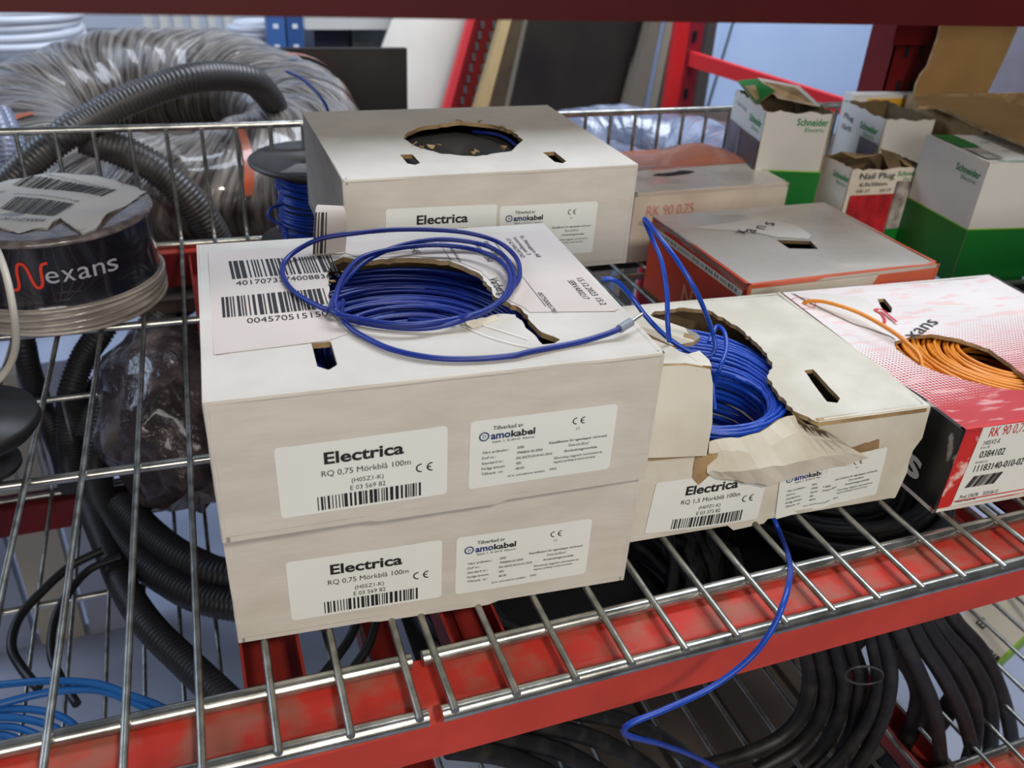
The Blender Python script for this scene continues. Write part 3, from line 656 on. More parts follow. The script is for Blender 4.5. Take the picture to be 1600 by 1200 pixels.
# ------------------------------------------------------------------ red and white box with orange wire
def halftone():
    m = bpy.data.materials.new('halftone_print'); m.use_nodes = True; nt = m.node_tree; b = nt.nodes['Principled BSDF']; b.inputs['Roughness'].default_value = .45
    tc = nt.nodes.new('ShaderNodeTexCoord'); sp = nt.nodes.new('ShaderNodeSeparateXYZ'); nt.links.new(tc.outputs['UV'], sp.inputs[0])
    def mt(op, a, bb=None):
        n = nt.nodes.new('ShaderNodeMath'); n.operation = op
        for i, x in enumerate((a, bb)):
            if x is None: continue
            if isinstance(x, (int, float)): n.inputs[i].default_value = x
            else: nt.links.new(x, n.inputs[i])
        return n.outputs[0]
    p = math.pi/.0026
    dots = mt('MULTIPLY', mt('SINE', mt('MULTIPLY', mt('ADD', sp.outputs[0], mt('MULTIPLY', sp.outputs[1], .12)), p)), mt('SINE', mt('MULTIPLY', sp.outputs[1], p)))
    dots = mt('ABSOLUTE', dots)
    thr = mt('DIVIDE', mt('SUBTRACT', mt('ADD', sp.outputs[1], mt('MULTIPLY', sp.outputs[0], -.18)), .028), .085)
    g = mt('MULTIPLY', mt('SUBTRACT', dots, thr), 8)
    g = mt('MINIMUM', mt('MAXIMUM', g, 0), 1)
    mx = nt.nodes.new('ShaderNodeMix'); mx.data_type = 'RGBA'; mx.inputs[6].default_value = L((224, 216, 212)); mx.inputs[7].default_value = L((184, 44, 48))
    nt.links.new(g, mx.inputs[0])
    no = nt.nodes.new('ShaderNodeTexNoise'); no.inputs['Scale'].default_value = 90; no.inputs['Detail'].default_value = 8; mpn = nt.nodes.new('ShaderNodeMapping'); mpn.inputs['Scale'].default_value = (.4, 1.6, 1); nt.links.new(tc.outputs['UV'], mpn.inputs[0]); nt.links.new(mpn.outputs[0], no.inputs[0])
    nn = mt('MINIMUM', mt('MAXIMUM', mt('MULTIPLY', mt('SUBTRACT', no.outputs[0], .54), 7), 0), .6)
    m2 = nt.nodes.new('ShaderNodeMix'); m2.data_type = 'RGBA'; nt.links.new(nn, m2.inputs[0]); nt.links.new(mx.outputs[2], m2.inputs[6]); m2.inputs[7].default_value = L((226, 180, 176))
    nt.links.new(m2.outputs[2], b.inputs['Base Color']); return m
HALF = halftone()
WPRINT = M('white_printed_board', (224, 218, 210), .5, c2=(214, 207, 198), nscale=20, bump=(50, .3, .001))
SCUFR = M('scuffed_red_print', (200, 44, 42), .45, c2=(232, 190, 182), nscale=70, contrast=(.56, .63))
SCUFB = M('scuffed_black_print', (24, 23, 24), .4, c2=(150, 146, 140), nscale=80, stretch=(1, 1, .4), contrast=(.60, .66))
FE = Frame(.4065, .3045, 0, -.0458, .2, .1919, .0615)
bE = thing('cable_box', 'red and white printed cable box open on orange wire', 'cable box', FE.P(.1, .09, 0))
b = MB(); d = wob(51, .0007)
b.panel(FE.front(), quad(FE.W, FE.H), th=.0028, mat=SCUFR, inner=KRAFTD, edge=KRAFT, disp=d, res=.015); b.panel(FE.left(), quad(FE.D, FE.H), th=.0028, mat=SCUFB, inner=KRAFTD, edge=KRAFT, disp=d, res=.015)
b.panel(FE.right(), quad(FE.D, FE.H), th=.0028, mat=SCUFB, inner=KRAFTD, edge=KRAFT); b.panel(FE.back(), quad(FE.W, FE.H), th=.0028, mat=WPRINT, inner=KRAFTD, edge=KRAFT)
o, ux, uy, n = FE.bottom(); b.panel((o, ux, uy, n), quad(FE.W, FE.D), th=.0028, mat=WPRINT, inner=KRAFTD); b.build('body', bE)
he = [FE.on_top(*p) for p in ((1400, 545), (1398, 532), (1425, 524), (1455, 522), (1500, 530), (1545, 545), (1580, 568), (1605, 590), (1610, 606), (1590, 612), (1555, 608), (1510, 597), (1470, 586), (1435, 572))]
sle = [FE.on_top(*p) for p in ((1371, 466), (1383, 465), (1394, 482), (1392, 490), (1383, 489), (1376, 480))]
b = MB(); dE = wob(53, .0008); b.panel(FE.top(), quad(FE.W, FE.D), [rag(he, .0005, .004, 4), sle[::-1]], th=.0028, mat=HALF, inner=KRAFTD, edge=KRAFT, disp=dE, res=.012); b.build('lid', bE)
s = Sheet(plane_fn(FE.front(), disp=d)); F_ = lambda px, py: FE.on_front(px, py)
s.base([F_(1485, 791), (.2, .0075), (.2, .0585), F_(1536, 668)], STICK, th=.0004)
def ft(t, p0, p1, cap, mat=INK, **k):
    a, b2 = F_(*p0), F_(*p1); s.text(t, a[0], b2[0] if k.pop('fit', 1) else None, a[1], cap, mat, h=.0006, **k)
ft('RK 90 0,75', (1543, 682), (1601, 673), .0066, INKR, bold=.0, res=3)
ft('H05V2-K', (1535, 695), (1561, 691), .0033, INKGR); ft('E-nr SE', (1531, 701), (1545, 699), .0018, INKGR)
ft('0384102', (1528, 715), (1567, 708), .0050, bold=.0, res=3); ft('Artikel nr', (1522, 724), (1541, 722), .0018, INKGR)
ft('11183140-010-02', (1519, 737), (1596, 724), .0050, bold=.0, res=3)
a = F_(1506, 762); c_ = F_(1556, 742); s.bars(a[0], a[1], c_[0], c_[1]+.0025, 8, h=.0006, density=.6, shear=.004)
ft('Prod. 276278     2020-06-10', (1498, 779), (1556, 770), .0028); ft('Nexans Sweden AB', (1492, 785), (1522, 781), .0016)
s.rect(F_(1490, 783)[0], F_(1490, 783)[1]-.0005, .2, F_(1490, 783)[1]+.0004, INKR, .0006)
s.mb.build('article_sticker', bE)
frl = FE.left(); s = Sheet(plane_fn(frl, 0, 0, 0, d)); s.text('Nexans', .055, FE.D-.018, .0115, .020, INKW, bold=.02, h=.0005, res=4); s.mb.build('side_lettering', bE)
s = Sheet(plane_fn(FE.top(), disp=dE)); T_ = lambda px, py, h=0.: FE.on_top(px, py, h)
# white torn facing and the word on it
s.base(rag([T_(*p) for p in ((1235, 460), (1290, 462), (1352, 468), (1375, 492), (1396, 520), (1400, 531), (1390, 525), (1330, 505), (1285, 485))], .0006, .005, 3), WPRINT, th=.0012, res=.01)
p1 = [T_(*p) for p in ((1370, 508), (1381, 507), (1377, 496), (1366, 489), (1376, 488), (1386, 496), (1400, 507))]
s.stroke(p1, .0022, INKR, h=.0018)
a, c_ = T_(1428, 530), T_(1467, 506)
s.text('xans', a[0], a[0]+math.hypot(c_[0]-a[0], c_[1]-a[1]), a[1], .0105, INK, bold=.0, h=.0006, res=4, rot=math.atan2(c_[1]-a[1], c_[0]-a[0]))
s.ring(*T_(1255, 476), .009, .0006, INKR, h=.0014)
s.mb.build('torn_facing', bE)
cE = thing('wire_coil', 'orange wire coil inside the red and white box', 'wire coil', FE.P(.1, .09, .004))
b = MB(); b.tube(coil_path(FE.P(.105, .078, 0), .030, .085, .006, .0555, .0028, 23, jit=.004, tilt=.05, n=34), .00132, ORANGEW, n=6)
b.tube(spline([FE.P(*T_(1450, 590), .050), FE.P(*T_(1440, 560, .002), FE.H+.001), FE.P(*T_(1420, 538, .004), FE.H+.004), FE.P(*T_(1390, 515, .006), FE.H+.006), FE.P(*T_(1340, 490, .006), FE.H+.007), FE.P(*T_(1290, 476, .004), FE.H+.006), FE.P(*T_(1262, 473, .002), FE.H+.003), FE.P(*T_(1254, 474, 0), FE.H-.002)], 8), .0015, ORANGEW, n=8)
b.build('wire', cE)
#SECTION_BACKBOXES
# ------------------------------------------------------------------ plastic wrapped boxes behind
FILM = M('dusty_clear_film', (188, 178, 164), .28, c2=(206, 197, 184), nscale=7, bump=(24, .8, .006), spec=.7, coat=.4)
FILMO = M('film_over_orange_board', (196, 112, 86), .3, c2=(176, 128, 108), nscale=9, bump=(26, .6, .006), spec=.7, coat=.4)
ORB = M('orange_board', (206, 66, 22), .5, c2=(190, 58, 20), nscale=10)
ORB2 = M('orange_board_under_film', (222, 102, 62), .35, c2=(208, 96, 62), nscale=30, spec=.6, coat=.3)
WFILM = M('white_board_under_film', (222, 214, 198), .3, c2=(200, 190, 172), nscale=20, bump=(60, .4, .003), coat=.5)
FF = Frame(.3864, .5000, 0, .006, .1843, .150, .0695)
bF = thing('cable_box', 'orange edged cable box in torn clear film behind the crushed white box', 'cable box', FF.P(.09, .08, 0))
b = MB(); df = wob(61, .0016)
b.panel(FF.top(), quad(FF.W, FF.D), [[FF.on_top(*p) for p in ((1212, 377), (1266, 378), (1278, 392), (1232, 391))][::-1]], th=.003, mat=FILM, edge=KRAFTD, inner=KRAFTD, disp=df, res=.01)
b.panel(FF.front(), [(0, 0), (FF.W, 0), (FF.W, FF.H), (0, FF.H)], th=.003, mat=ORB2, inner=KRAFTD, disp=wob(62, .0005), res=.02)
b.panel(FF.left(), quad(FF.D, FF.H), th=.003, mat=ORB, inner=KRAFTD); b.panel(FF.right(), quad(FF.D, FF.H), th=.003, mat=ORB2, inner=KRAFTD); b.panel(FF.back(), quad(FF.W, FF.H), th=.003, mat=ORB2, inner=KRAFTD)
b.fbox(FF, 0, 0, 0, FF.W, FF.D, .003, KRAFT); b.build('body', bF)
s = Sheet(plane_fn(FF.front(), disp=wob(62, .0005))); s.base([(0.003, .055), (.003, .0662), (.122, .0662), (.112, .04), (.1, .02), (.003, .02)], WFILM, th=.0006, res=.02)
s.text('Nexans', .078, .108, .054, .005, INKGR, h=.001); s.mb.build('side_label', bF)
s = Sheet(plane_fn(FF.left())); s.text('Nexans', .065, .135, .018, .015, M('pale_orange_ink', (226, 150, 116), .5), bold=.02, h=.0004, res=3); 
s.rect(.01, .0565, .145, .0625, STICK, h=.0004); s.bars(.02, .058, .138, .0612, 4, h=.0006, mat=INKGR); s.mb.build('side_lettering', bF)
s = Sheet(plane_fn(FF.top(), disp=df)); T_ = lambda px, py: FF.on_top(px, py)
s.base(rag([T_(*p) for p in ((1085, 358), (1130, 352), (1190, 340), (1245, 352), (1268, 368), (1262, 376), (1212, 374), (1180, 366), (1120, 362))], .0006, .006, 3), WPRINT, th=.0006, res=.01)
for ch, (px, py) in zip('xans', ((1163, 370), (1178, 368), (1194, 362), (1208, 355))):
    a = T_(px, py); s.text(ch, a[0], a[0]+.0095, a[1], .012, INK, h=.001, rot=.75)
s.mb.build('torn_facing', bF)
# loose film draped over the left edge
b = MB(); vs = []; rows_ = [[(1000, 345, .072), (1040, 352, .074), (1080, 378, .075), (1130, 420, .074), (1165, 452, .072)], [(1003, 345, .07), (1046, 366, .062), (1085, 396, .062), (1125, 428, .058), (1150, 455, .05)], [(1002, 350, .062), (1030, 362, .060), (1060, 385, .058), (1100, 415, .054), (1140, 456, .04)]]
b = MB()
for j, rw in enumerate(rows_): vs += spline([onz(px, py, z)+Vector((-.002*j, 0, 0)) for px, py, z in rw], 4)
m_ = len(vs)//3; b.add(vs, [(j*m_+i, j*m_+i+1, (j+1)*m_+i+1, (j+1)*m_+i) for j in range(2) for i in range(m_-1)], M('clear_film', (190, 185, 175), .2, coat=.8, trans=.45, bump=(40, .7, .004)), True)
b.build('loose_film', bF)

FG = Frame(.3989, .7102, 0, .0142, .1752, .1327, .070)
bG = thing('cable_box', 'white and orange cable box in clear film below the tall cartons', 'cable box', FG.P(.09, .06, 0))
b = MB(); dg = lambda u, v: wob(71, .0016)(u, v)+.012*math.exp(-((u-.13)/.035)**2-((v-.10)/.03)**2)
b.panel(FG.top(), quad(FG.W, .062), [], th=.003, mat=FILM, inner=KRAFTD, disp=dg, res=.01)
b.panel((FG.P(0, 0, FG.H), FG.ux, FG.uy, FG.uz), [(0, .062), (FG.W, .062), (FG.W, FG.D), (0, FG.D)], th=.003, mat=FILMO, inner=KRAFTD, disp=dg, res=.01)
b.panel(FG.front(), quad(FG.W, FG.H), th=.003, mat=WFILM, inner=KRAFTD, disp=wob(72, .0006), res=.02); b.panel(FG.left(), quad(FG.D, FG.H), th=.003, mat=WFILM); b.panel(FG.right(), quad(FG.D, FG.H), th=.003, mat=WFILM); b.panel(FG.back(), quad(FG.W, FG.H), th=.003, mat=ORB2)
b.fbox(FG, 0, 0, 0, FG.W, FG.D, .003, KRAFT); b.build('body', bG)
s = Sheet(plane_fn(FG.front(), disp=wob(72, .0006))); a = FG.on_front(1010, 333); s.text('RK 90 0,75', a[0], a[0]+.052, a[1]-.003, .010, M('pale_red_ink', (214, 140, 128), .5), bold=.0, h=.0008, res=3); s.mb.build('side_lettering', bG)
s = Sheet(plane_fn(FG.top(), disp=dg)); s.base([(.045, .05), (.062, .058), (.085, .0555), (.095, .050), (.085, .046), (.06, .045)], BLACKP, th=.0006, res=.01); s.mb.build('lid_hole', bG)

# ------------------------------------------------------------------ tall white and green cartons
GREEN = M('green_print', (18, 118, 40), .45, c2=(16, 108, 38), nscale=10)
WGL = M('white_glossy_board', (216, 214, 208), .4, c2=(206, 203, 196), nscale=9, bump=(14, .3, .003))
LIME = M('lime_line_print', (140, 190, 40), .5)
PHOTO1 = M('dark_purple_photo_print', (58, 50, 66), .5, c2=(120, 108, 118), nscale=38, stretch=(1, 1, .5))
PHOTO2 = M('brown_photo_print', (110, 74, 58), .5, c2=(70, 66, 74), nscale=45)
PHOTO3 = M('red_photo_print', (196, 36, 42), .5, c2=(150, 24, 34), nscale=70, stretch=(1, 1, .6))
PHOTO4 = M('grey_photo_print', (96, 84, 80), .5, c2=(190, 182, 172), nscale=60)
def tall_carton(F, t, band, top_open=None, seed=1, wallm=WGL, ragtop=True):
    b = MB(); W, D, H = F.W, F.D, F.H; dd = wob(seed, .0008)
    def wall(fr, w_):
        tp = rag([(w_, H), (0, H)], .0018 if ragtop else .0002, .006, seed, False)
        b.panel(fr, [(0, 0), (w_, 0)]+tp, oedge=KRAFT, th=.0014, mat=wallm, inner=KRAFTD, edge=KRAFT, disp=dd, res=.02)
        if band: 
            s = Sheet(plane_fn(fr, disp=dd)); s.base([(0, 0), (w_, 0), (w_, band), (0, band)], GREEN, th=.0006, res=.008); s.rect(0, band, w_, band+.0012, LIME, h=.0007, n=8)
            b.add(s.mb.v[:], [], GREEN)
            off = len(b.v)-len(s.mb.v)
            for f, mi_, sm in zip(s.mb.f, s.mb.m, s.mb.sm): b.f.append([off+k for k in f]); b.m.append(b.mi(s.mb.mats[mi_])); b.sm.append(sm)
    wall(F.front(), W); wall(F.left(), D); wall(F.right(), D); wall(F.back(), W); b.fbox(F, .001, .001, 0, W-.001, D-.001, .002, KRAFT)
    b.build('body', t)
def logo(s, x, y, w, cap, rot=0):
    s.text('Schneider', x, x+w, y, cap, INKG, bold=.02, h=.0006, res=2, rot=rot)
    c, q = math.cos(rot), math.sin(rot); s.text('Electric', x+w*.3*c+cap*.9*q, x+w*.3*c+cap*.9*q+w*.6, y+w*.3*q-cap*.9*c, cap*.6, INKG, h=.0006, rot=rot)
F1 = Frame(.5612, .755, 0, -.2611, .0712, .1000, .1305)
c1 = thing('carton', 'open white carton with green foot and dark photo side, leftmost of the tall cartons', 'carton', F1.P(.035, .05, 0), 'tall white and green cartons')
tall_carton(F1, c1, .070, seed=81)
s = Sheet(plane_fn(F1.left(), disp=wob(81, .0008))); s.rect(.002, .030, .045, .1, PHOTO1, h=.0022, n=6); s.rect(.047, .030, .098, .1, PHOTO2, h=.0022, n=6); logo(s, .058, .112, .036, .007); s.text('Cable Lug', .012, .045, .118, .004, INKGR, h=.0006)
s.mb.build('printed_side', c1)
s = Sheet(plane_fn(F1.front(), disp=wob(81, .0008))); logo(s, .034, .118, .034, .007); s.mb.build('front_logo', c1)
b = MB(); b.slab([F1.P(0, .03, .1305), F1.P(.012, .05, .131), F1.P(.035, .075, .136), F1.P(.02, .10, .143), F1.P(0, .10, .140)], .0012, GREEN, n=Vector((0, 0, 1)), mat2=KRAFT); b.slab([F1.P(.035, .065, .131), F1.P(.0712, .03, .1305), F1.P(.0712, .10, .137), F1.P(.022, .10, .144)], .0012, WGL, n=Vector((0, 0, 1)), mat2=KRAFT); b.build('torn_top_flap', c1)
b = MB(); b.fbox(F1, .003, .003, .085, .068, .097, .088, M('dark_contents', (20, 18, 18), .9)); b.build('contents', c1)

F2 = Frame(.7176, .7554, 0, -.1341, .060, .088, .117)
c2_ = thing('carton', 'white carton torn open at the top behind the small red plug box', 'carton', F2.P(.03, .04, 0), 'tall white and green cartons')
tall_carton(F2, c2_, .03, seed=83); s = Sheet(plane_fn(F2.left(), disp=wob(83, .0008))); s.rect(.002, .028, .088, .05, M('yellow_print', (206, 180, 40), .5), h=.0008); logo(s, .045, .098, .034, .007); s.rect(.05, .06, .085, .09, PHOTO1, h=.0009); s.text('Plug', .01, .03, .100, .006, INK, h=.0008); s.text('10x90', .01, .03, .088, .006, INK, h=.0008); s.mb.build('printed_side', c2_)
b = MB(); b.fbox(F2, .003, .003, .07, .057, .085, .073, KRAFTD); b.build('contents', c2_)

F3 = Frame(.6313, .692, 0, -.0735, .088, .050, .0857)
c3 = thing('carton', 'small torn white carton with red plug photo between the tall cartons', 'carton', F3.P(.04, .02, 0))
tall_carton(F3, c3, 0, seed=85, wallm=M('aged_white_board', (216, 206, 192), .55, c2=(190, 168, 140), nscale=18, contrast=(.5, .7), bump=(40, .4, .002)))
s = Sheet(plane_fn(F3.front(), disp=wob(85, .0008))); s.rect(.004, .0, .056, .060, PHOTO3, h=.0018, n=6); s.rect(.057, .022, .084, .073, PHOTO4, h=.0018, n=4); s.rect(.057, 0, .084, .022, GREEN, h=.0018, n=4); s.rect(.06, .012, .082, .019, M('dark_teal_ink', (30, 60, 70), .5), h=.0016)
s.text('Nail Plug', .010, .052, .0765, .0062, INK, h=.0018); s.text('6,0x50mm', .012, .045, .069, .0042, INK, h=.0018); s.text('100 ST', .010, .026, .0625, .0032, INK, h=.0018); s.text('100 ST', .038, .052, .0625, .0032, INK, h=.0018); logo(s, .056, .078, .028, .005)
s.mb.build('printed_front', c3)
s = Sheet(plane_fn(F3.left(), disp=wob(85, .0008))); logo(s, .022, .072, .026, .006); s.mb.build('side_logo', c3)
b = MB(); b.slab([F3.P(0, .05, .084), F3.P(.05, .048, .086), F3.P(.055, .03, .093), F3.P(.02, .025, .091), F3.P(.005, .03, .096)], .0012, KRAFT, n=Vector((0, 0, 1)))
b.slab([F3.P(.088, 0, .083), F3.P(.088, .045, .085), F3.P(.07, .04, .092), F3.P(.068, .01, .088)], .0012, KRAFT, n=Vector((0, 0, 1))); b.slab([F3.P(.045, .002, .084), F3.P(.06, .001, .084), F3.P(.062, .02, .096), F3.P(.05, .03, .098)], .0012, KRAFTD, n=Vector((-1, 0, .3)).normalized()); b.build('torn_flaps', c3)

F4 = Frame(.6927, .5900, 0, -.1249, .0825, .094, .1201)
c4 = thing('carton', 'tall closed white carton with green foot standing in front at the right edge', 'carton', F4.P(.04, .04, 0), 'tall white and green cartons')
tall_carton(F4, c4, .0555, seed=87, ragtop=False)
b = MB(); b.panel(F4.top(), quad(F4.W, F4.D), th=.0014, mat=WGL, inner=KRAFTD, edge=WGL, disp=wob(88, .0007), res=.02); b.build('lid', c4)
s = Sheet(plane_fn(F4.top())); s.rect(.004, .045, .026, .090, GREEN, h=.0018); s.rect(.004, .008, .022, .042, PHOTO4, h=.0018); s.text('NAIL IN', .04, .065, .06, .006, INKGR, h=.0018); s.text('100 x 6,0', .04, .07, .03, .005, INKGR, h=.0018); logo(s, .012, .002, .03, .004); s.mb.build('lid_print', c4)
s = Sheet(plane_fn(F4.left(), disp=wob(87, .0008))); logo(s, .055, .103, .034, .0065); s.mb.build('side_logo', c4)
F5 = Frame(.785, .575, 0, -.10, .09, .09, .06)
c5 = thing('carton', 'dark green carton at the right edge beside the closed white one', 'carton', F5.P(.04, .04, 0)); b = MB(); b.fbox(F5, 0, 0, 0, .09, .09, .06, GREEN); b.fbox(F5, -.0004, -.0004, .058, .0904, .0904, .0604, WGL); b.build('body', c5)
# low black tray
FT = Frame(.628, .503, 0, -.05, .2, .060, .010)
tr = thing('tray', 'low black plastic tray between the red box and the green cartons', 'tray', FT.P(.1, .03, 0))
b = MB(); b.fbox(FT, 0, 0, 0, .2, .060, .002, BLACKP); b.fbox(FT, 0, 0, 0, .2, .002, .010, BLACKP); b.fbox(FT, 0, .058, 0, .2, .060, .010, BLACKP); b.fbox(FT, 0, 0, 0, .002, .060, .010, BLACKP); b.fbox(FT, .198, 0, 0, .2, .060, .010, BLACKP); b.build('shell', tr)
b = MB(); RIM = M('grey_green_rim', (72, 84, 78), .4); b.fbox(FT, -.002, -.002, .010, .202, .002, .0125, RIM); b.fbox(FT, -.002, .058, .010, .202, .062, .0125, RIM); b.fbox(FT, -.002, .002, .010, .002, .058, .0125, RIM); b.fbox(FT, .198, .002, .010, .202, .058, .0125, RIM); b.build('rim', tr)

# big brown carton with raised flap
FK = Frame(.790, .690, 0, -.03, .22, .125, .128)
ck = thing('carton', 'large plain brown carton with its back flap raised', 'carton', FK.P(.1, .06, 0))
b = MB(); b.fbox(FK, 0, 0, 0, .22, .002, .128, KRAFT); b.fbox(FK, 0, .123, 0, .22, .125, .128, KRAFT); b.fbox(FK, 0, 0, 0, .002, .125, .128, KRAFT); b.fbox(FK, .218, 0, 0, .22, .125, .128, KRAFT); b.fbox(FK, 0, 0, 0, .22, .125, .002, KRAFT); b.build('body', ck)
KRB = M('plain_brown_flap', (158, 126, 82), .8, c2=(146, 114, 72), nscale=14, spec=.2)
b = MB(); tf = [(1428, 150), (1434, 166), (1462, 166), (1490, 176), (1520, 192), (1545, 202), (1600, 224), (1680, 250), (1680, 190), (1600, 166), (1541, 150)]
b.slab([onz(px, py, .131) for px, py in tf], .003, KRB, n=Vector((0, 0, 1)), mat2=KRAFT); b.build('flap', ck)['label'] = 'flap lying flat'
up_ = [(1428, 152), (1432, 132), (1440, 116), (1450, 104), (1456, 87), (1466, 60), (1471, 36), (1478, 15), (1500, 16), (1545, 24), (1591, 42), (1570, 90), (1541, 150)]
b = MB(); b.slab([ony(px, py, .818) for px, py in up_][::-1], .003, KRB, mat2=KRAFT); b.build('flap', ck)['label'] = 'flap standing upright'
# white and yellow carton behind
F6 = Frame(.745, .845, .0, -.08, .1, .018, .122)
c6 = thing('carton', 'thin white carton with a yellow stripe behind the torn cartons', 'carton', F6.P(.05, .01, 0)); b = MB(); b.fbox(F6, 0, 0, 0, .1, .018, .122, WGL); b.build('body', c6)
b = MB(); b.fbox(F6, .02, -.0006, .098, .075, 0, .118, M('yellow_print2', (226, 172, 30), .5)); b.build('yellow_stripe', c6)
#SECTION_DRUM
# ------------------------------------------------------------------ wrapped cable drum on the left
WRAPB = M('stretch_wrapped_black', (24, 24, 32), .22, c2=(70, 68, 74), nscale=55, stretch=(1, 1, .12), contrast=(.52, .78), bump=(50, .5, .002), coat=.8)
WRAPC = M('stretch_wrapped_clear', (128, 120, 112), .2, c2=(196, 188, 178), nscale=70, stretch=(.3, .3, 2.5), contrast=(.35, .75), bump=(90, .8, .003), coat=.8)
WRAPT = M('wrapped_flange', (92, 84, 84), .25, c2=(140, 130, 128), nscale=80, contrast=(.4, .7), bump=(90, .6, .002), coat=.7)
dc = Vector((-.1050, .7515, .0003)); DR = .0795; DH = .077
drum = thing('cable_drum', 'stretch-wrapped black cable drum with white paper label on top', 'cable drum', dc)
def dprof(z): return DR*(.965 if .026 < z < .062 else 1.0)
b = MB(); b.lathe(dc, [(0, 0), (DR*.96, 0), (DR, .002), (DR*1.01, .008), (DR, .016), (DR*.985, .024)], WRAPC, 80)
b.lathe(dc, [(DR*.985, .024), (DR*.97, .027), (DR*.968, .045), (DR*.975, .072)], WRAPB, 80); b.lathe(dc, [(DR*.975, .072), (DR*.995, .073), (DR, .0745), (DR*.985, .0765), (DR*.9, DH), (0, DH)], WRAPT, 80)
b.build('wrapped_drum', drum)
for k in range(5):
    z = .004+k*.0043; MB().tube([dc+Vector((DR*1.012*math.cos(a), DR*1.012*math.sin(a), z+.0014*math.sin(a*2+k))) for a in [2*math.pi*i/72 for i in range(72)]], .0017, WRAPC, n=6, closed=True).build('film_fold', drum)
a_n = -math.atan2(1, 0)
def drum_fn(a0): 
    return lambda x, y, h: dc+Vector(((DR*.968+.0008+h)*math.cos(a0+x/DR), (DR*.968+.0008+h)*math.sin(a0+x/DR), y))
s = Sheet(drum_fn(math.radians(-108.5)))
N_ = [(0, .026), (.003, .0262), (.0052, .030), (.0058, .040), (.0075, .0455), (.0105, .0465), (.0135, .043), (.0165, .031), (.019, .0272), (.0222, .0285), (.0235, .033), (.0242, .042), (.0262, .0455), (.030, .046)]
NR = M('orange_red_ink', (216, 60, 40), .45)
s.stroke([(x*.90+.003, y+.0145) for x, y in N_], .0022, NR, h=.0006)
xx = .0265
for ch in 'exans':
    s.text(ch, xx, xx+.0092, .0445, .0140, M('silver_ink', (168, 168, 176), .45), bold=.0, h=.0006, res=4); xx += .0112
s.mb.build('side_lettering', drum)
def lab_fn(x, y, h):
    r = math.hypot(x, y); z = DH+.0006+.0012*math.sin(60*x+20*y)+.0008*math.sin(110*y)
    if r > DR*.97: z -= (r-DR*.97)*.75; 
    return dc+Vector((x, y, z+h))
s = Sheet(lab_fn); TL_ = lambda px, py: (lambda q: (q.x-dc.x, q.y-dc.y))(onz(px, py, dc.z+DH))
PAP = M('crumpled_white_paper', (206, 202, 196), .55, c2=(196, 191, 184), nscale=14, bump=(30, .5, .002))
s.base(rag([TL_(*p) for p in ((-60, 300), (0, 261), (35, 257), (100, 261), (150, 266), (200, 277), (231, 281), (229, 300), (205, 318), (168, 340), (150, 362), (130, 368), (110, 355), (95, 345), (84, 350), (74, 360), (60, 358), (30, 366), (0, 358), (-60, 350))], .0006, .01, 4), PAP, th=.0012, res=.008)
def bar_quad(p0, p1, p2, p3, seed, n=60, mat=INK):
    A, B_, C_, D_ = [Vector((*TL_(*p), 0)) for p in (p0, p1, p2, p3)]; r = random.Random(seed); t = 0
    while t < 1:
        e = min(1, t+r.choice((1, 1, 2, 3))*.6/n); q = [A.lerp(B_, t), A.lerp(B_, e), D_.lerp(C_, e), D_.lerp(C_, t)]
        s.mb.add([lab_fn(p.x, p.y, .0018) for p in q], [(0, 1, 2, 3)], mat); t = e+r.choice((1, 1, 2))*.6/n
bar_quad((20, 292), (160, 313), (182, 300), (45, 280), 3); bar_quad((0, 328), (85, 342), (118, 324), (25, 310), 4)
a, c_ = TL_(72, 281), TL_(168, 297); s.text('0010170203040', *(a[0], a[0]+math.hypot(c_[0]-a[0], c_[1]-a[1])), a[1], .003, INKGR, h=.0018, rot=math.atan2(c_[1]-a[1], c_[0]-a[0]))
a, c_ = TL_(20, 305), TL_(122, 322); s.text('0010107020400708', *(a[0], a[0]+math.hypot(c_[0]-a[0], c_[1]-a[1])), a[1], .003, INKGR, h=.0018, rot=math.atan2(c_[1]-a[1], c_[0]-a[0]))
a, c_ = TL_(74, 347), TL_(0, 341); s.text('H05Z1-K 0.75', *(a[0], a[0]+.050), a[1], .0065, INK, h=.0022, rot=math.atan2(c_[1]-a[1], c_[0]-a[0]))
s.mb.build('paper_label', drum)
# small black spool and white cable at the left edge
bs = thing('wire_spool', 'black round spool end at the left edge of the deck', 'spool', onz(-40, 700, 0)); c0 = onz(-52, 655, .035)
AX = Matrix.Rotation(math.radians(12), 3, 'X')
b = MB(); b.lathe(c0-Vector((0, 0, .0345)), [(0, 0), (.022, 0), (.022, .003), (.018, .004), (.018, .022), (.034, .024), (.0385, .030), (.037, .036), (0, .038)], BLACKP, 48); b.build('spool_body', bs)
CREAM = M('cream_cable', (206, 200, 188), .4)
o = MB().tube(spline([ony(-25, 372, .60), ony(-8, 385, .58), ony(8, 425, .55), ony(19, 475, .535), ony(25, 530, .53), ony(18, 565, .53), ony(0, 592, .53), ony(-20, 602, .53)], 8), .0022, CREAM, n=10).build('loose_wire'); tag(o, 'cream coloured cable looping down at the left edge', 'cable')
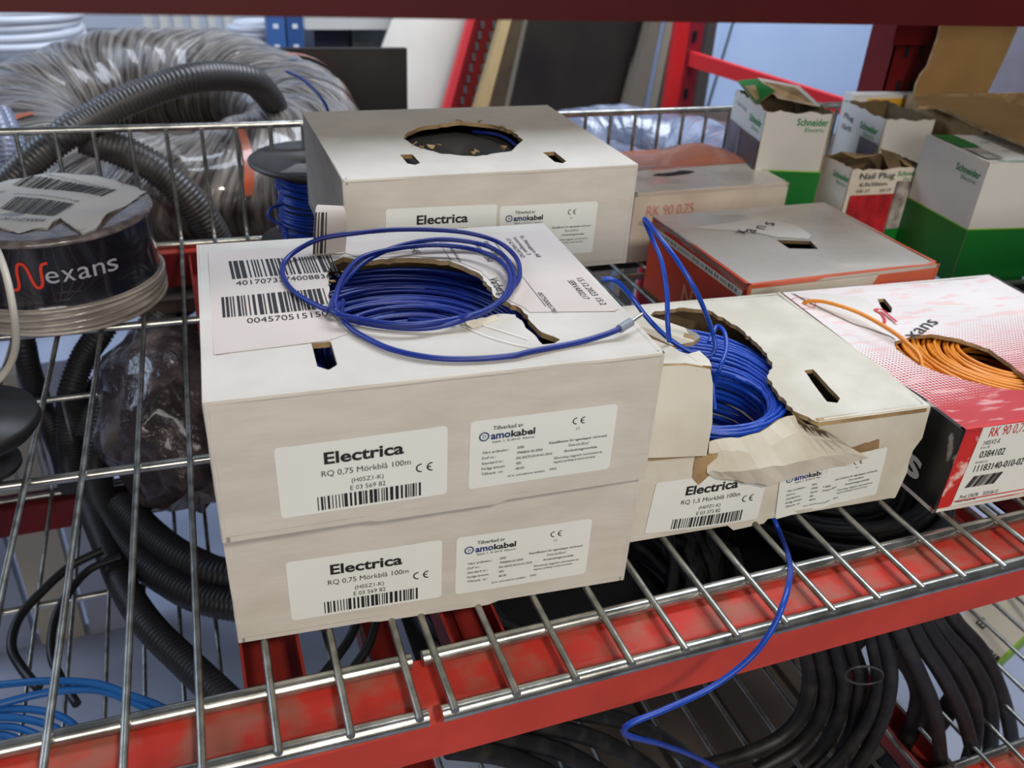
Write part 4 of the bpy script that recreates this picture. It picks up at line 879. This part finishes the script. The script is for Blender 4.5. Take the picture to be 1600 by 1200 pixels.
#SECTION_CONDUIT
# ------------------------------------------------------------------ corrugated conduit
def hose(pts, r, mat, pitch=.0043, n=14):
    P = spline(pts, 12); Ls = [0]
    for a, b_ in zip(P, P[1:]): Ls.append(Ls[-1]+(b_-a).length)
    tot = Ls[-1]; k = int(tot/pitch*3); out = []; j = 0
    for i in range(k+1):
        t = tot*i/k
        while j < len(Ls)-2 and Ls[j+1] < t: j += 1
        f = (t-Ls[j])/max(Ls[j+1]-Ls[j], 1e-9); out.append(P[j].lerp(P[j+1], f))
    b = MB(); b.tube(out, r, mat, n=n, rf=lambda i: r*(1.0, .87, 1.0)[i % 3]); return b
PLW = M('wrinkled_stretch_film', (58, 51, 47), .22, c2=(170, 160, 150), nscale=1, stretch=(150, 9, 1), contrast=(.40, .80), bump=(1.2, 1.0, .006), spec=.6, coat=.5, coord='UV')
def wrapped_ring(name, label, c, R, r, tilt, seed, mat=PLW, ry=1., parts=True):
    t = thing(name, label, 'conduit coil', (c[0], c[1], c[2]-r)); b = MB(); rn = random.Random(seed); n1, n2 = 150, 36; vs = []; uvs_ = []
    T = Matrix.Rotation(tilt, 3, 'X'); ph = [rn.uniform(0, 6) for _ in range(6)]
    for i in range(n1):
        a = 2*math.pi*i/n1
        for k in range(n2):
            q = 2*math.pi*k/n2; rr = r*(1+.05*math.sin(3*a+ph[0])+.035*math.sin(7*a+ph[1]+2*q)+.018*math.sin(23*a+ph[2]+q)+.012*math.sin(41*a+ph[3]+3*q))
            flat = .78 if abs(math.sin(q)) > .5 else 1
            vs.append(Vector(c)+T@Vector(((R+rr*math.cos(q))*math.cos(a), (R+rr*math.cos(q))*math.sin(a)*ry, rr*math.sin(q)*.85))); uvs_.append((a*.17+.010*math.sin(2*a)+.05*math.cos(q), abs(q-math.pi)*.08))
    fs = [(i*n2+k, ((i+1) % n1)*n2+k, ((i+1) % n1)*n2+(k+1) % n2, i*n2+(k+1) % n2) for i in range(n1) for k in range(n2)]
    b.add(vs, fs, mat, True, uv=uvs_); b.build('stretch_film', t)
    OR_ = M('orange_tape', (190, 84, 48), .4, c2=(150, 92, 70), nscale=30, coat=.5)
    for a0 in (rn.uniform(3.6, 4.2), rn.uniform(4.6, 5.4), rn.uniform(5.6, 6.6)):
        v2 = []
        for k in range(8):
            q = .35+k*.17
            for a in (a0, a0+.05): v2.append(Vector(c)+T@Vector(((R+r*1.05*math.cos(q))*math.cos(a+k*.02), (R+r*1.05*math.cos(q))*math.sin(a+k*.02)*ry, r*1.05*math.sin(q)*.86)))
        MB().add(v2, [(2*k, 2*k+1, 2*k+3, 2*k+2) for k in range(7)], OR_, True).build('tape_strip', t)
    return t
wr = wrapped_ring('conduit_coil', 'large coil of grey conduit wrapped in clear stretch film behind the left deck', (-.005, 1.185, .022), .168, .076, math.radians(9), 5)
hose([ony(440, 200, 1.10), ony(428, 165, 1.07), ony(413, 143, 1.03), ony(391, 125, 1.0), ony(344, 119, .98), ony(297, 123, .96), ony(250, 137, .95), ony(194, 159, .94), ony(140, 187, .93), ony(94, 215, .915), ony(47, 253, .91), ony(0, 300, .91), ony(-50, 350, .92)], .0150, HOSE).build('conduit', wr)['label'] = 'bare grey corrugated length'
for i, (Y0, dz) in enumerate(((.94, 0), (.955, .0))):
    hose([ony(30+i*16, 320, Y0), ony(15+i*17, 260, Y0+.01), ony(5+i*15, 215, Y0+.02), ony(-10+i*12, 175, Y0+.04)], .010, M('blue_grey_conduit', (120, 126, 150), .3, spec=.7)).build('conduit', wr)
hose([ony(130, 215, .95), ony(170, 228, .945), ony(210, 245, .94), ony(250, 268, .935), ony(290, 305, .93), ony(325, 350, .93), ony(350, 400, .94)], .0165, HOSE).build('conduit', wr)
wr2 = wrapped_ring('conduit_coil', 'film wrapped coil behind the right deck below the blue wall', (.62, 1.10, -.028), .12, .06, 0, 9, mat=M('blue_grey_film', (96, 104, 124), .2, c2=(150, 156, 176), nscale=20, contrast=(.4, .7), bump=(40, .8, .008), coat=.7))
sh = thing('rear_shelf', 'brown board shelf behind the rack carrying the wrapped coils', 'shelf', (.3, 1.2, -.09)); MB().box(-.6, .905, -.098, 1.2, 1.6, -.083, M('brown_shelf_board', (70, 56, 46), .7)).build('board', sh)
MB().box(-.58, 1.2, -.9, -.54, 1.24, -.098, MAROON).build('leg', sh); MB().box(1.14, 1.2, -.9, 1.18, 1.24, -.098, MAROON).build('leg', sh)
# conduit and cables on the lower deck seen through the wires
lw = thing('conduit_coil', 'dark corrugated conduit lying on the lower deck at the left', 'conduit coil', (-.1, .65, -.27))
def low(pl, r, mat=HOSED): return hose([onz(px, py, z) for px, py, z in pl], r, mat).build('conduit', lw)
low([(30, 500, -.10), (37, 535, -.12), (45, 575, -.15), (60, 620, -.19), (80, 670, -.22), (98, 712, -.235), (110, 760, -.245)], .0120)
low([(185, 470, -.09), (160, 515, -.11), (130, 560, -.14), (112, 610, -.17), (108, 650, -.2), (110, 700, -.225), (118, 750, -.24)], .0135)
low([(280, 440, -.08), (240, 505, -.11), (205, 560, -.14), (175, 620, -.17), (160, 680, -.2), (150, 740, -.23), (165, 800, -.245), (205, 860, -.25), (260, 905, -.25), (340, 940, -.25), (520, 960, -.25)], .0150)
low([(330, 440, -.09), (300, 470, -.11), (255, 500, -.13), (215, 545, -.16), (150, 610, -.19), (130, 690, -.22)], .0125)
low([(140, 790, -.245), (165, 850, -.248), (195, 920, -.25), (235, 980, -.25), (285, 1030, -.252), (380, 1120, -.252)], .0130)
low([(190, 790, -.235), (240, 840, -.24), (300, 880, -.24), (380, 900, -.24), (600, 880, -.24)], .016)
pb = thing('film_bundle', 'crumpled film wrapped bundle on the lower deck beside the conduit', 'bundle', onz(260, 700, -.27))
b = MB(); cpb = onz(275, 640, -.17); vs = []; n1, n2 = 28, 18; rn = random.Random(4)
for j in range(n2+1):
    th = math.pi*j/n2
    for i in range(n1):
        a = 2*math.pi*i/n1; q = 1+.10*math.sin(5*a+j)+.08*math.sin(9*a-1.7*j); vs.append(cpb+Vector((.072*q*math.sin(th)*math.cos(a), .115*q*math.sin(th)*math.sin(a), .094*math.cos(th)-.002)))
b.add(vs, [(j*n1+i, (j+1)*n1+i, (j+1)*n1+(i+1) % n1, j*n1+(i+1) % n1) for j in range(n2) for i in range(n1)], M('dark_film', (74, 64, 66), .2, c2=(150, 136, 130), nscale=24, contrast=(.5, .75), bump=(50, .9, .008), coat=.6), True); b.build('stretch_film', pb)
# black cables below left and in the middle
def cables(name, label, cat, pls, r, mat, part='cable'):
    t = thing(name, label, cat, pls[0][1] if not isinstance(pls[0][1], tuple) else onz(*pls[0][1]))
    for pl in pls:
        rr = r*rnd.uniform(.92, 1.08); MB().tube(spline([onz(*p) for p in pl], 8), rr, mat, n=12).build(part, t)
    return t
cables('cable_coil', 'thin black cables curving over the lower deck at the left', 'cable coil', [
    [(160, 860, -.23), (110, 885, -.235), (65, 925, -.24), (30, 965, -.245), (18, 1010, -.25), (35, 1045, -.255), (60, 1075, -.255)],
    [(190, 870, -.23), (140, 890, -.235), (105, 930, -.24), (85, 970, -.245), (80, 1020, -.25), (95, 1060, -.255), (120, 1100, -.255)],
    [(560, 960, -.20), (545, 1000, -.21), (500, 1060, -.22), (460, 1100, -.22)], [(590, 960, -.20), (575, 1010, -.21), (540, 1060, -.22), (500, 1110, -.22)]], .0038, BLACKP)
BL2 = M('mid_blue_cable', (28, 92, 160), .4)
cables('cable_coil', 'bright blue cables coiled on the lower deck at the bottom left', 'cable coil', [
    [(-40, 1075, -.235), (0, 1070, -.235), (75, 1064, -.23), (150, 1068, -.23), (200, 1085, -.235), (262, 1110, -.24), (320, 1160, -.245)],
    [(-40, 1110, -.235), (0, 1100, -.235), (75, 1082, -.235), (150, 1078, -.235), (210, 1098, -.24), (262, 1125, -.24)],
    [(-40, 1112, -.24), (40, 1108, -.24), (100, 1122, -.24), (140, 1160, -.245)], [(-40, 1122, -.24), (30, 1122, -.24), (90, 1140, -.24), (120, 1180, -.245)],
    [(-40, 1138, -.245), (20, 1136, -.245), (70, 1156, -.245), (100, 1195, -.25)], [(-40, 1152, -.25), (10, 1150, -.25), (45, 1170, -.25), (60, 1210, -.25)]], .0030, BL2)
# heavy black rubber cable below right
hv = thing('cable_coil', 'heavy black rubber cable coil hanging below the front beam at the right', 'cable coil', (.45, .36, -.27))
def hvt(pl, Y, r, dY=.0):
    n_ = len(pl); MB().tube(spline([ony(px, py, Y+dY*i/(n_-1)) for i, (px, py) in enumerate(pl)], 8), r, RUBBER, n=12).build('cable', hv)
hvt([(1240, 960), (1262, 1030), (1264, 1075), (1250, 1120), (1215, 1155), (1160, 1180), (1090, 1200)], .340, .0058)
hvt([(1265, 960), (1283, 1028), (1290, 1080), (1275, 1130), (1240, 1170), (1180, 1205)], .335, .0058)
hvt([(1290, 950), (1308, 1020), (1318, 1070), (1308, 1125), (1280, 1175), (1230, 1220)], .330, .0058)
hvt([(1315, 950), (1332, 1015), (1345, 1060), (1337, 1120), (1322, 1165), (1295, 1225)], .325, .0058)
hvt([(1345, 940), (1364, 1005), (1372, 1070), (1352, 1130), (1312, 1185), (1270, 1225)], .312, .0052)
hvt([(1360, 940), (1383, 1003), (1392, 1060), (1380, 1120), (1350, 1180), (1322, 1225)], .306, .0052)
hvt([(1380, 930), (1411, 1000), (1440, 1060), (1462, 1120), (1474, 1225)], .300, .0055)
hvt([(1400, 930), (1436, 1000), (1475, 1060), (1508, 1130), (1530, 1225)], .304, .0058)
hvt([(1420, 930), (1450, 985), (1497, 1050), (1522, 1110), (1520, 1165), (1500, 1225)], .315, .0066)
hvt([(1440, 930), (1472, 985), (1520, 1040), (1548, 1110), (1543, 1225)], .322, .0066)
hvt([(1465, 930), (1495, 975), (1535, 1020), (1566, 1090), (1580, 1150), (1587, 1225)], .330, .0066)
hvt([(1395, 1000), (1434, 1069), (1431, 1122), (1400, 1178), (1370, 1225)], .335, .0078)
hvt([(1500, 1080), (1455, 1140), (1405, 1182), (1350, 1225)], .34, .009)
hvt([(1400, 960), (1340, 1000), (1300, 1060), (1290, 1120)], .37, .007)
hvt([(760, 1125), (850, 1135), (930, 1155), (1000, 1190), (1040, 1225)], .345, .0062); hvt([(740, 1150), (820, 1160), (890, 1180), (950, 1215)], .335, .0062)
hvt([(820, 1100), (900, 1112), (985, 1130), (1060, 1172), (1100, 1215)], .355, .0062); hvt([(700, 1170), (780, 1180), (850, 1205), (880, 1230)], .325, .0062)
b = MB(); b.tube([ony(1350+30*math.cos(a), 1055+14*math.sin(a), .300+.01*math.sin(a)) for a in [2*math.pi*k/24 for k in range(24)]], .0008, GREYP, n=6, closed=True); b.build('tie', hv)
bc = thing('cable_coil', 'black cable ring lying in the dark under the boxes', 'cable coil', (.27, .52, -.27)); b = MB()
b.tube(coil_path((.29, .54, -.262), .10, .155, .0, .05, .011, 31, jit=.012, tilt=.06, n=40), .0052, RUBBER, n=8); b.build('cable', bc)
bc2 = thing('cable_coil', 'second black cable ring farther right on the lower deck', 'cable coil', (.56, .62, -.27)); b = MB()
b.tube(coil_path((.60, .60, -.262), .07, .14, .0, .06, .011, 37, jit=.012, tilt=.06, n=40), .0052, RUBBER, n=8); b.build('cable', bc2)
bn = thing('black_sack', 'black folded plastic sheet lying under the coils on the lower deck', 'sheet', (.4, .55, -.27)); b = MB()
b.panel((Vector((.105, .33, -.265)), Vector((1, 0, 0)), Vector((0, 1, 0)), Vector((0, 0, 1))), [(0.03, .10), (.36, .09), (.50, .16), (.52, .50), (.03, .49)], th=.001, mat=M('black_sheet', (14, 14, 15), .6), disp=wob(5, .002), res=.03); b.build('sheet', bn)
cr = thing('crate', 'grey-brown slatted wooden crate on the floor below the black cables', 'crate', (.75, .75, -.9)); CRW = M('grey_brown_wood', (92, 82, 74), .7, c2=(72, 64, 58), nscale=8, stretch=(1, .2, 1))
MB().box(.36, .35, -.9, .78, .845, -.60, M('dark_crate_side', (46, 41, 38), .8)).build('body', cr)
for k in range(4): MB().box(.36+k*.105, .34, -.60, .36+k*.105+.095, .85, -.588, CRW).build('slat', cr)
# leaning white carton at the lower right
lb = thing('carton', 'white carton with barcode and lime green edge leaning on the lower deck', 'carton', onz(1580, 1060, -.27))
b = MB(); q = [ony(1480, 965, .455), ony(1596, 920, .44), ony(1660, 900, .43), ony(1552, 1062, .40), ony(1539, 1048, .402)]
fr_o = ony(1478, 985, .45); exx = (ony(1560, 905, .45)-fr_o).normalized(); eyy = (ony(1538, 1052, .40)-fr_o); eyy = (eyy-exx*eyy.dot(exx)).normalized(); nn = exx.cross(eyy).normalized()
if nn.dot(CAM-fr_o) < 0: nn = -nn
def lfn(x, y, h): return fr_o+exx*x+eyy*y+nn*h
WL = .11; HL = ((ony(1538, 1052, .40)-fr_o)).length
b.hexa([lfn(0, 0, -.03), lfn(WL, 0, -.03), lfn(WL, HL, -.03), lfn(0, HL, -.03), lfn(0, 0, 0), lfn(WL, 0, 0), lfn(WL, HL, 0), lfn(0, HL, 0)], M('cream_white_board', (206, 202, 188), .5))
b.build('body', lb)
s = Sheet(lfn)
for k in range(16): x = .004+k*.0022; s.rect(.003, .012+k*.0026, .017, .0132+k*.0026+.0006*(k % 3), INK, h=.0006)
s.text('B', .026, .036, .014, .009, INK, h=.0006); s.mb.build('barcode', lb)
b = MB(); b.hexa([lfn(0, HL-.0, -.03), lfn(WL, HL, -.03), lfn(WL, HL+.002, -.03), lfn(0, HL+.002, -.03), lfn(0, HL, .0005), lfn(WL, HL, .0005), lfn(WL, HL+.002, .0005), lfn(0, HL+.002, .0005)], LIME)
b.build('green_edge', lb)
#SECTION_BACKGROUND
# ------------------------------------------------------------------ things standing farther back in the store
def leaning(name, label, cat, quadpx, Y, th, mat, ys=None, group=None, extend=.0):
    t = MB(); P = [ony(px, py, (ys[i] if ys else Y)) for i, (px, py) in enumerate(quadpx)]
    # continue the board down to the floor along its own edges
    tl, tr_, br, bl = P; kl = (-.9-tl.z)/(bl.z-tl.z); kr = (-.9-tr_.z)/(br.z-tr_.z); nb_, nr = tl+(bl-tl)*kl, tr_+(br-tr_)*kr
    up1, up2 = tl-(bl-tl)*extend, tr_-(br-tr_)*extend
    n = Vector((0, 1, 0)); F = [nb_, nr, up2, up1]; B_ = [p+n*th for p in F]
    t.hexa([F[0], F[1], B_[1], B_[0], F[3], F[2], B_[2], B_[3]], mat); o = t.build(name); return tag(o, label, cat, group)
leaning('wooden_board', 'dark brown board with a pale top edge standing behind the wrapped coil', 'board', [(395, 76), (636, 76), (637, 178), (395, 178)], 1.48, .012, M('dark_brown_board', (24, 19, 16), .6, c2=(44, 35, 28), nscale=8))
leaning('white_panel', 'bright white panel leaning behind the rear white box', 'panel', [(615, 26), (734, 26), (693, 172), (560, 172)], 2.2, .01, M('white_panel', (236, 232, 222), .5, c2=(226, 220, 206), nscale=5), extend=1.2)
leaning('steel_post', 'pink-red post edge leaning beside the white panel', 'post', [(733, 26), (747, 26), (708, 172), (692, 172)], 2.1, .02, M('light_red_paint', (214, 60, 66), .5), extend=1.2)
o = leaning('steel_post', 'dark red perforated post leaning between the white panel and the boards', 'post', [(748, 26), (783, 26), (746, 172), (708, 172)], 2.08, .02, MAROON, extend=1.2)
for k in range(9):
    for j in (0, 1):
        yy = 38+k*17; xx_ = 757+j*18-(yy-26)*.265
        p = ony(xx_, yy, 2.077); MB().box(p.x-.004, p.y-.001, p.z-.009, p.x+.004, p.y, p.z+.009, GREYP).build('perforation', o)
WOOD = M('pale_wood', (196, 170, 124), .6, c2=(178, 150, 104), nscale=12, stretch=(1, 1, .2)); BRWN = M('brown_wood', (92, 76, 56), .7, c2=(76, 62, 46), nscale=9)
leaning('wooden_plank', 'pale yellow plank leaning right of the perforated post', 'plank', [(786, 28), (800, 28), (762, 172), (743, 172)], 2.05, .03, WOOD, extend=1.2)
leaning('wooden_plank', 'brown plank leaning right of the pale yellow plank', 'plank', [(801, 28), (822, 28), (790, 172), (763, 172)], 2.06, .03, BRWN, extend=1.2)
leaning('wooden_plank', 'thin pale edged plank leaning against the large dark sheet', 'plank', [(823, 28), (829, 28), (797, 178), (790, 178)], 2.04, .02, M('greyish_wood', (150, 140, 124), .6), extend=1.2)
leaning('wooden_board', 'large dark stained sheet leaning in the middle background', 'board', [(830, 28), (1017, 30), (974, 185), (796, 185)], 2.0, .015, M('dark_sheet', (22, 17, 14), .55, c2=(42, 34, 28), nscale=5), extend=1.2)
for i, (a, b2, c3_, d3, col, lab) in enumerate(((1018, 1030, 1000, 975, (118, 106, 92), 'brown strip leaning right of the large dark sheet'), (1030, 1040, 1010, 1000, (128, 140, 166), 'blue-grey strip leaning beside the brown strip'), (1041, 1053, 1022, 1010, (140, 128, 112), 'beige strip leaning beside the blue-grey strip'), (1054, 1068, 1040, 1023, (74, 66, 58), 'dark strip leaning left of the red post'), (1108, 1122, 1098, 1080, (66, 58, 54), 'dark plank leaning right of the red post'), (1100, 1110, 1084, 1072, (104, 92, 84), 'grey-brown plank leaning just behind the red post'))):
    leaning('wooden_plank', lab, 'plank', [(a, 30), (b2, 30), (c3_, 185), (d3, 185)], 1.95+.02*i, .03, M('plank_%d' % i, col, .6), extend=1.2, group='planks leaning at the back')
rp = thing('rack_frame', 'red upright of the next rack with a slanting brace', 'rack frame', (.98, 1.6, -.9))
REDU = M('bright_red_post', (198, 30, 34), .5)
PL = [ony(1070, 35, 1.6), ony(1046, 178, 1.6)]; w_ = .020
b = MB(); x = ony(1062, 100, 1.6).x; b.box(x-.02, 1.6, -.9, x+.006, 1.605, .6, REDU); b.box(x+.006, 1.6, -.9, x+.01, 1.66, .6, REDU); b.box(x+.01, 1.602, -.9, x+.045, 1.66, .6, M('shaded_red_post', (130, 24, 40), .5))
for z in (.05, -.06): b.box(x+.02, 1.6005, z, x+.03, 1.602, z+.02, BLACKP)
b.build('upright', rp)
A_, B_2 = ony(1076, 92, 1.598), ony(1330, 172, 1.28); hgt = Vector((0, 0, .0135)); tk = Vector((.012, .012, 0))
b = MB(); b.hexa([A_-hgt, B_2-hgt, B_2-hgt+tk, A_-hgt+tk, A_+hgt, B_2+hgt, B_2+hgt+tk, A_+hgt+tk], REDU); b.build('brace', rp)
BLW = M('pale_blue_panel', (186, 204, 234), .5, c2=(176, 196, 228), nscale=4)
leaning('wall_panel', 'pale blue-white panel behind the slanting red brace', 'panel', [(1118, 30), (1560, 40), (1540, 200), (1085, 200)], 2.5, .02, BLW, extend=1.0)
leaning('steel_strip', 'thin dark strip in front of the pale blue panel', 'strip', [(1146, 30), (1149, 30), (1103, 185), (1099, 185)], 2.4, .004, M('dark_strip', (70, 76, 88), .5), extend=.8)
leaning('wall_panel', 'grey perforated panel at the upper right corner', 'panel', [(1545, -20), (1660, -20), (1640, 230), (1525, 190)], 1.35, .01, M('grey_violet_panel', (136, 132, 146), .5, c2=(170, 172, 190), nscale=4), extend=.3)
# white cable coils and tubes on the far shelf
WCAB = M('white_cable', (206, 210, 220), .35)
far = thing('far_shelf', 'grey shelf at the back carrying white cable coils', 'shelf', (.0, 2.6, -.9)); MB().box(-1.1, 2.35, -.16, .9, 2.9, -.13, M('grey_shelf', (120, 122, 126), .6)).build('board', far)
MB().box(-1.05, 2.6, -.9, -1.0, 2.65, -.16, M('grey_leg', (90, 90, 95), .6)).build('leg', far); MB().box(.8, 2.6, -.9, .85, 2.65, -.16, MATS['grey_leg']).build('leg', far)
def wcoil(px, py, Y, R, n_, label, rw=.009, ry=.8):
    c0 = ony(px, py, Y); b = MB(); pts = []
    for k in range(n_):
        for a in range(40): q = 2*math.pi*a/40; pts.append(c0+Vector(((R-.004*(k % 3))*math.cos(q), ry*(R-.004*(k % 3))*math.sin(q), -.03+k*rw*1.9+.004*math.sin(q+k))))
    b.tube(pts, rw, WCAB, n=8); tag(b.build('cable_coil'), label, 'cable coil', 'white cable coils at the back')
wcoil(10, 36, 2.5, .165, 4, 'large white cable coil at the top left corner'); wcoil(240, 52, 2.45, .055, 3, 'small white cable coil in front of the grey tubes', .007)
wcoil(392, 66, 2.35, .05, 5, 'white cable coil left of the blue post', .008); wcoil(392, 35, 2.6, .05, 3, 'white cable coil on the upper level left of the blue post', .008)
for i, x_ in enumerate((232, 257, 279, 306, 332, 357)):
    p = ony(x_, 48, 2.7); tag(MB().tube([(p.x, p.y, -.9), (p.x, p.y, .6)], .0145, M('pale_grey_tube', (196, 194, 188), .5), n=16).build('tube'), ('%s of the six pale grey tubes standing at the back' % ('leftmost', 'second from the left', 'third from the left', 'third from the right', 'second from the right', 'rightmost')[i]), 'tube', 'pale grey tubes at the back')
BPM = M('blue_painted_steel', (52, 92, 150), .5)
p0, p1 = ony(402, 45, 2.2), ony(474, 45, 2.2); bp_ = thing('blue_post', 'blue perforated steel post in the upper left background', 'post', (p0.x, 2.2, -.9))
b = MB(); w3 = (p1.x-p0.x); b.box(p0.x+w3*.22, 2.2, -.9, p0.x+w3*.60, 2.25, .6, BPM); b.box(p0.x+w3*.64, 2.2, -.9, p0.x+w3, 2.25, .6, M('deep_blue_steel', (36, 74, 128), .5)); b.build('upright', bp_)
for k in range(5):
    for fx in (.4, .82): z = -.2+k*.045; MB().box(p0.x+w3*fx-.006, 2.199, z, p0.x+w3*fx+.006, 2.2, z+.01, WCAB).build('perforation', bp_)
p0, p1 = ony(476, 24, 2.3), ony(622, 46, 2.3); tag(MB().box(p0.x, 2.3, p1.z, p1.x, 2.45, p0.z+.03, M('pale_grey_bin', (190, 188, 182), .5)).build('storage_bin'), 'pale grey long bin right of the blue post', 'bin')
p0, p1 = ony(490, 47, 2.42), ony(545, 76, 2.42); tag(MB().box(p0.x, 2.42, p1.z-.05, p1.x, 2.6, p0.z, M('navy_bin', (40, 44, 66), .5)).build('storage_bin'), 'dark navy bin below the pale grey bin', 'bin')
p0, p1 = ony(550, 47, 2.42), ony(612, 76, 2.42); tag(MB().box(p0.x, 2.42, p1.z-.05, p1.x, 2.6, p0.z, M('green_grey_bin', (62, 84, 74), .5, c2=(110, 116, 124), nscale=18)).build('storage_bin'), 'green and grey bin left of the white panel', 'bin')
# pale boards standing on the floor below the left deck
for i, (x_, c_3) in enumerate(((-.50, (206, 198, 180)), (-.42, (170, 178, 200)), (-.34, (200, 190, 170)), (-.26, (186, 190, 206)))):
    t = MB().box(x_, 1.30, -.9, x_+.07, 1.33, -.36, M('pale_board_%d' % i, c_3, .6)); tag(t.build('wooden_board'), ('cream', 'pale blue', 'sand coloured', 'pale lilac')[i]+' board standing on the floor seen through the left deck', 'board', 'pale boards below the deck')
